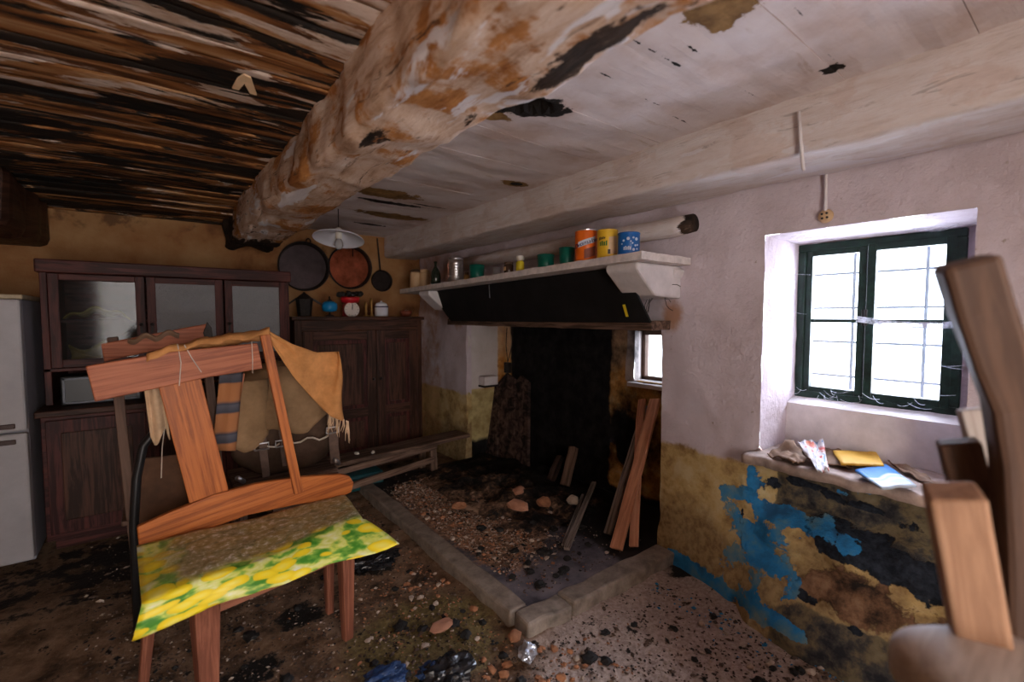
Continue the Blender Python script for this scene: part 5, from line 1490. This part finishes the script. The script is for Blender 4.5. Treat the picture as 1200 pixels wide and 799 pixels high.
sheet('yellow_envelope', ((976, 529, 1), (1026, 530, 1), (1036, 546, 1), (986, 544, 1)), 'yellowpaper', 'mustard yellow envelope on the window board', 'envelope', .008, .02, .004, 1)
sheet('booklet', ((1002, 552, 1), (1038, 545, 1), (1074, 570, 1), (1033, 573, 1)), 'booklet', 'blue and white booklet on the window board', 'booklet', .008, .012, .004, 2)
sheet('snack_wrapper', ((935, 520, 1), (964, 517, 1), (972, 552, .3), (958, 554, .2)), 'snack', 'crumpled white and red snack wrapper on the window board', 'wrapper', .003, .035, .016, 3, 16)
sheet('brown_paper', ((899, 533, 0), (925, 517, 1), (950, 540, .2), (930, 545, 0)), 'brownpaper', 'dry brown crumpled paper at the window board end', 'paper', .004, .035, .02, 4, 14)
sheet('brown_paper', ((955, 524, 0), (985, 528, 1), (1000, 549, .2), (965, 544, 0)), 'brownpaper', 'brown paper scrap under the yellow envelope', 'paper', .004, .01, .01, 5, 12)
sheet('brown_paper', ((1040, 540, 0), (1085, 556, 1), (1098, 570, .2), (1060, 556, 0)), 'brownpaper', 'brown paper strip behind the blue booklet', 'paper', .004, .012, .012, 6, 12)

c0 = onx(967, 253, XR - .012)
t = thing('junction_box', c0, 'round ceramic junction fitting with white conduit above window', 'fitting')
MB().lathe(c0 + Vector((.012, 0, 0)), [(.026, 0), (.028, -.006), (.022, -.016), (.008, -.02)], 20, (1, 0, 0)).build('fitting_body', M['cream'], t, True)
for a_ in range(4):
    MB().lathe(c0 + Vector((-.006, .012 * math.cos(a_ * 1.57 + .7), .012 * math.sin(a_ * 1.57 + .7))), [(.0045, 0), (.0045, -.004)], 8, (1, 0, 0)).build('screw_hole', M['wire'], t)
MB().tube([c0 + Vector((0, 0, .02)), (c0.x, c0.y + .002, 1.87)], .006, 8).build('conduit', M['white'], t)
c1 = onx(1011, 284, XF - .025)
MB().lathe(c1 + Vector((.022, 0, .012)), [(.020, 0), (.022, -.006), (.016, -.012), (.005, -.014)], 18, (1, 0, 0)).build('w', M['cream'], None, True)
o = bpy.data.objects['w']; o.name = 'cable_rosette'; tag(o, 'small round ceramic rosette above the window frame', 'fitting')
cb = MB().tube([onx(936, 131, 1.765), onx(938, 160, 1.765), onx(941, 195, 1.765), onx(942, 200, 1.77)], .006, 8)
tag(cb.build('painted_cable', M['white'], None, True), 'whitewashed cable running down the beam face', 'cable')

# cobwebs at the window
wb_ = MB(); rg = random.Random(4)


def strand(a, b, sag, r=.0011): wb_.tube([a.lerp(b, k_ / 8) + Vector((0, 0, -sag * 4 * (k_ / 8) * (1 - k_ / 8))) for k_ in range(9)], r, 4)


for a, b, sg in (((900, 317), (950, 322), .004), ((905, 320), (936, 318), .004), ((1003, 373), (1125, 384), .015), ((1003, 376), (1120, 380), .01), ((1003, 370), (1130, 382), .02),
                 ((930, 365), (945, 368), .003), ((1090, 425), (1130, 433), .004), ((1092, 428), (1130, 428), .004), ((1090, 462), (1120, 463), .003), ((1056, 262), (1128, 262), .03), ((1062, 262), (1132, 258), .03)):
    strand(onx(*a, 2.40), onx(*b, 2.40), sg)
for i in range(26):
    a = onx(rg.uniform(930, 1080), rg.uniform(455, 475), 2.43); b = a + Vector((rg.uniform(-.01, .01), rg.uniform(-.08, .08), rg.uniform(-.03, .03)))
    strand(a, b, .01, .0008)
tag(wb_.build('window_cobweb', M['web'], None), 'dusty white cobweb strands stretched across the window', 'cobweb')['kind'] = 'stuff'
ws = MB().grid(lambda u, v: onx(1003 + 122 * u, 370 + 6 * u + 7 * v + 4 * math.sin(u * 3.1), 2.42 - .03 * u), lin(0, 1, .05), lin(0, 1, .25))
tag(ws.build('cobweb_sheet', M['web'], None, True), 'thin sagging cobweb sheet across the right casement', 'cobweb')
# plaster flake hanging from the rotten ceiling
fk = thing('plaster_flake', onz(288, 96, 2.0), 'folded pale plaster flake dangling from the rotten ceiling', 'flake')
for pts in (((286, 88), (278, 93), (272, 104), (280, 106), (287, 98)), ((286, 88), (294, 92), (301, 112), (293, 110), (287, 100))):
    MB().prism([onz(x, y, 1.985) for x, y in pts], (0, 0, .006)).build('flake_leaf', M['plaster'], fk, False, .001)
MB().tube([onz(287, 89, 1.988), onz(287, 87, 2.04)], .0015, 5).build('strand', M['fringe'], fk)

# ================================================================== BROKEN FURNITURE BESIDE THE WINDOW (close to the lens)
D = .62
base = atd(1160, 800, D)
ct = thing('wooden_crate', (base.x + .03, base.y - .03, 0), 'plain slatted crate under the broken furniture pieces', 'crate')
ctop = base.z - .035
cx0, cx1, cy0, cy1 = base.x - .03, base.x + .30, base.y - .34, base.y + .0
ct.location = ((cx0 + cx1) / 2, (cy0 + cy1) / 2, 0)
for i in range(6):
    za, zb_ = .02 + i * (ctop - .04) / 6, .02 + (i + .85) * (ctop - .04) / 6
    for xx in (cx0, cx1 - .015): MB().box((xx, cy0, za), (xx + .015, cy1, zb_), 1).build('slat', M['tanwood'], ct)
for xx in (cx0 + .015, cx1 - .045):
    for yy in (cy0, cy1 - .03): MB().box((xx, yy, 0), (xx + .03, yy + .03, ctop - .015), 2).build('post', M['tanwood'], ct)
MB().box((cx0, cy0, ctop - .015), (cx1, cy1, ctop)).build('top', M['tanwood'], ct)


def path_bar(pts, ds, w, th, side):
    P = [atd(x, y, d) for (x, y), d in zip(pts, ds)]; mb = MB(); vs = []; ts = []; L = 0
    for i, p in enumerate(P):
        a = (P[min(i + 1, len(P) - 1)] - P[max(i - 1, 0)]).normalized(); s_ = (side - a * side.dot(a)).normalized(); t_ = a.cross(s_)
        if i: L += (p - P[i - 1]).length
        for q, r in ((-.5, -.5), (.5, -.5), (.5, .5), (-.5, .5)):
            vs.append(p + s_ * q * w + t_ * r * th); ts.append((L, q * w, r * th))
    n = len(P); fs = [(0, 1, 2, 3), tuple((n - 1) * 4 + k_ for k_ in (3, 2, 1, 0))] + [(i * 4 + k_, i * 4 + 4 + k_, i * 4 + 4 + (k_ + 1) % 4, i * 4 + (k_ + 1) % 4) for i in range(n - 1) for k_ in range(4)]
    return mb.add(vs, fs, ts)


sd = (RT * 0.85 - FW * 0.5).normalized()
bk = thing('broken_armchair', base, 'broken upturned wooden chair with thick curved post beside the window', 'chair')
path_bar([(1130, 305), (1147, 360), (1168, 418), (1188, 470), (1198, 540), (1203, 640), (1205, 740), (1207, 800)], [.60, .60, .61, .62, .63, .64, .65, .66], .056, .062, sd).build('curved_post', M['midwood'], bk, False, .008)
path_bar([(1116, 574), (1130, 650), (1150, 760)], [.58, .59, .60], .054, .05, sd).build('leg', M['tanwood'], bk, False, .005)
path_bar([(1122, 516), (1136, 570), (1160, 700), (1172, 770)], [.70, .70, .69, .68], .048, .03, sd).build('leg', M['midwood'], bk, False, .004)
path_bar([(1143, 478), (1158, 530), (1170, 575)], [.76, .75, .74], .045, .03, sd).build('arm_rail', M['palewood'], bk, False, .004)
path_bar([(1168, 600), (1176, 680), (1184, 760)], [.72, .70, .68], .020, .03, sd).build('spindle', M['palewood'], bk, False, .004)
path_bar([(1180, 560), (1184, 660), (1190, 760)], [.74, .72, .70], .03, .03, sd).build('spindle', M['midwood'], bk, False, .004)
bs = atd(1165, 806, .56)
vs, fs = ICO[4]; ps = []
for v in vs:
    q = Vector([math.copysign(abs(k_) ** .45, k_) for k_ in v]); q = q.lerp(v, .3)
    ps.append(bs + RT * (q.x * .092) + Vector((FW.x, FW.y, 0)).normalized() * (q.y * .08) + Vector((0, 0, q.z * .042)))
MB().add(ps, fs).build('seat_block', M['palewood'], bk, True)
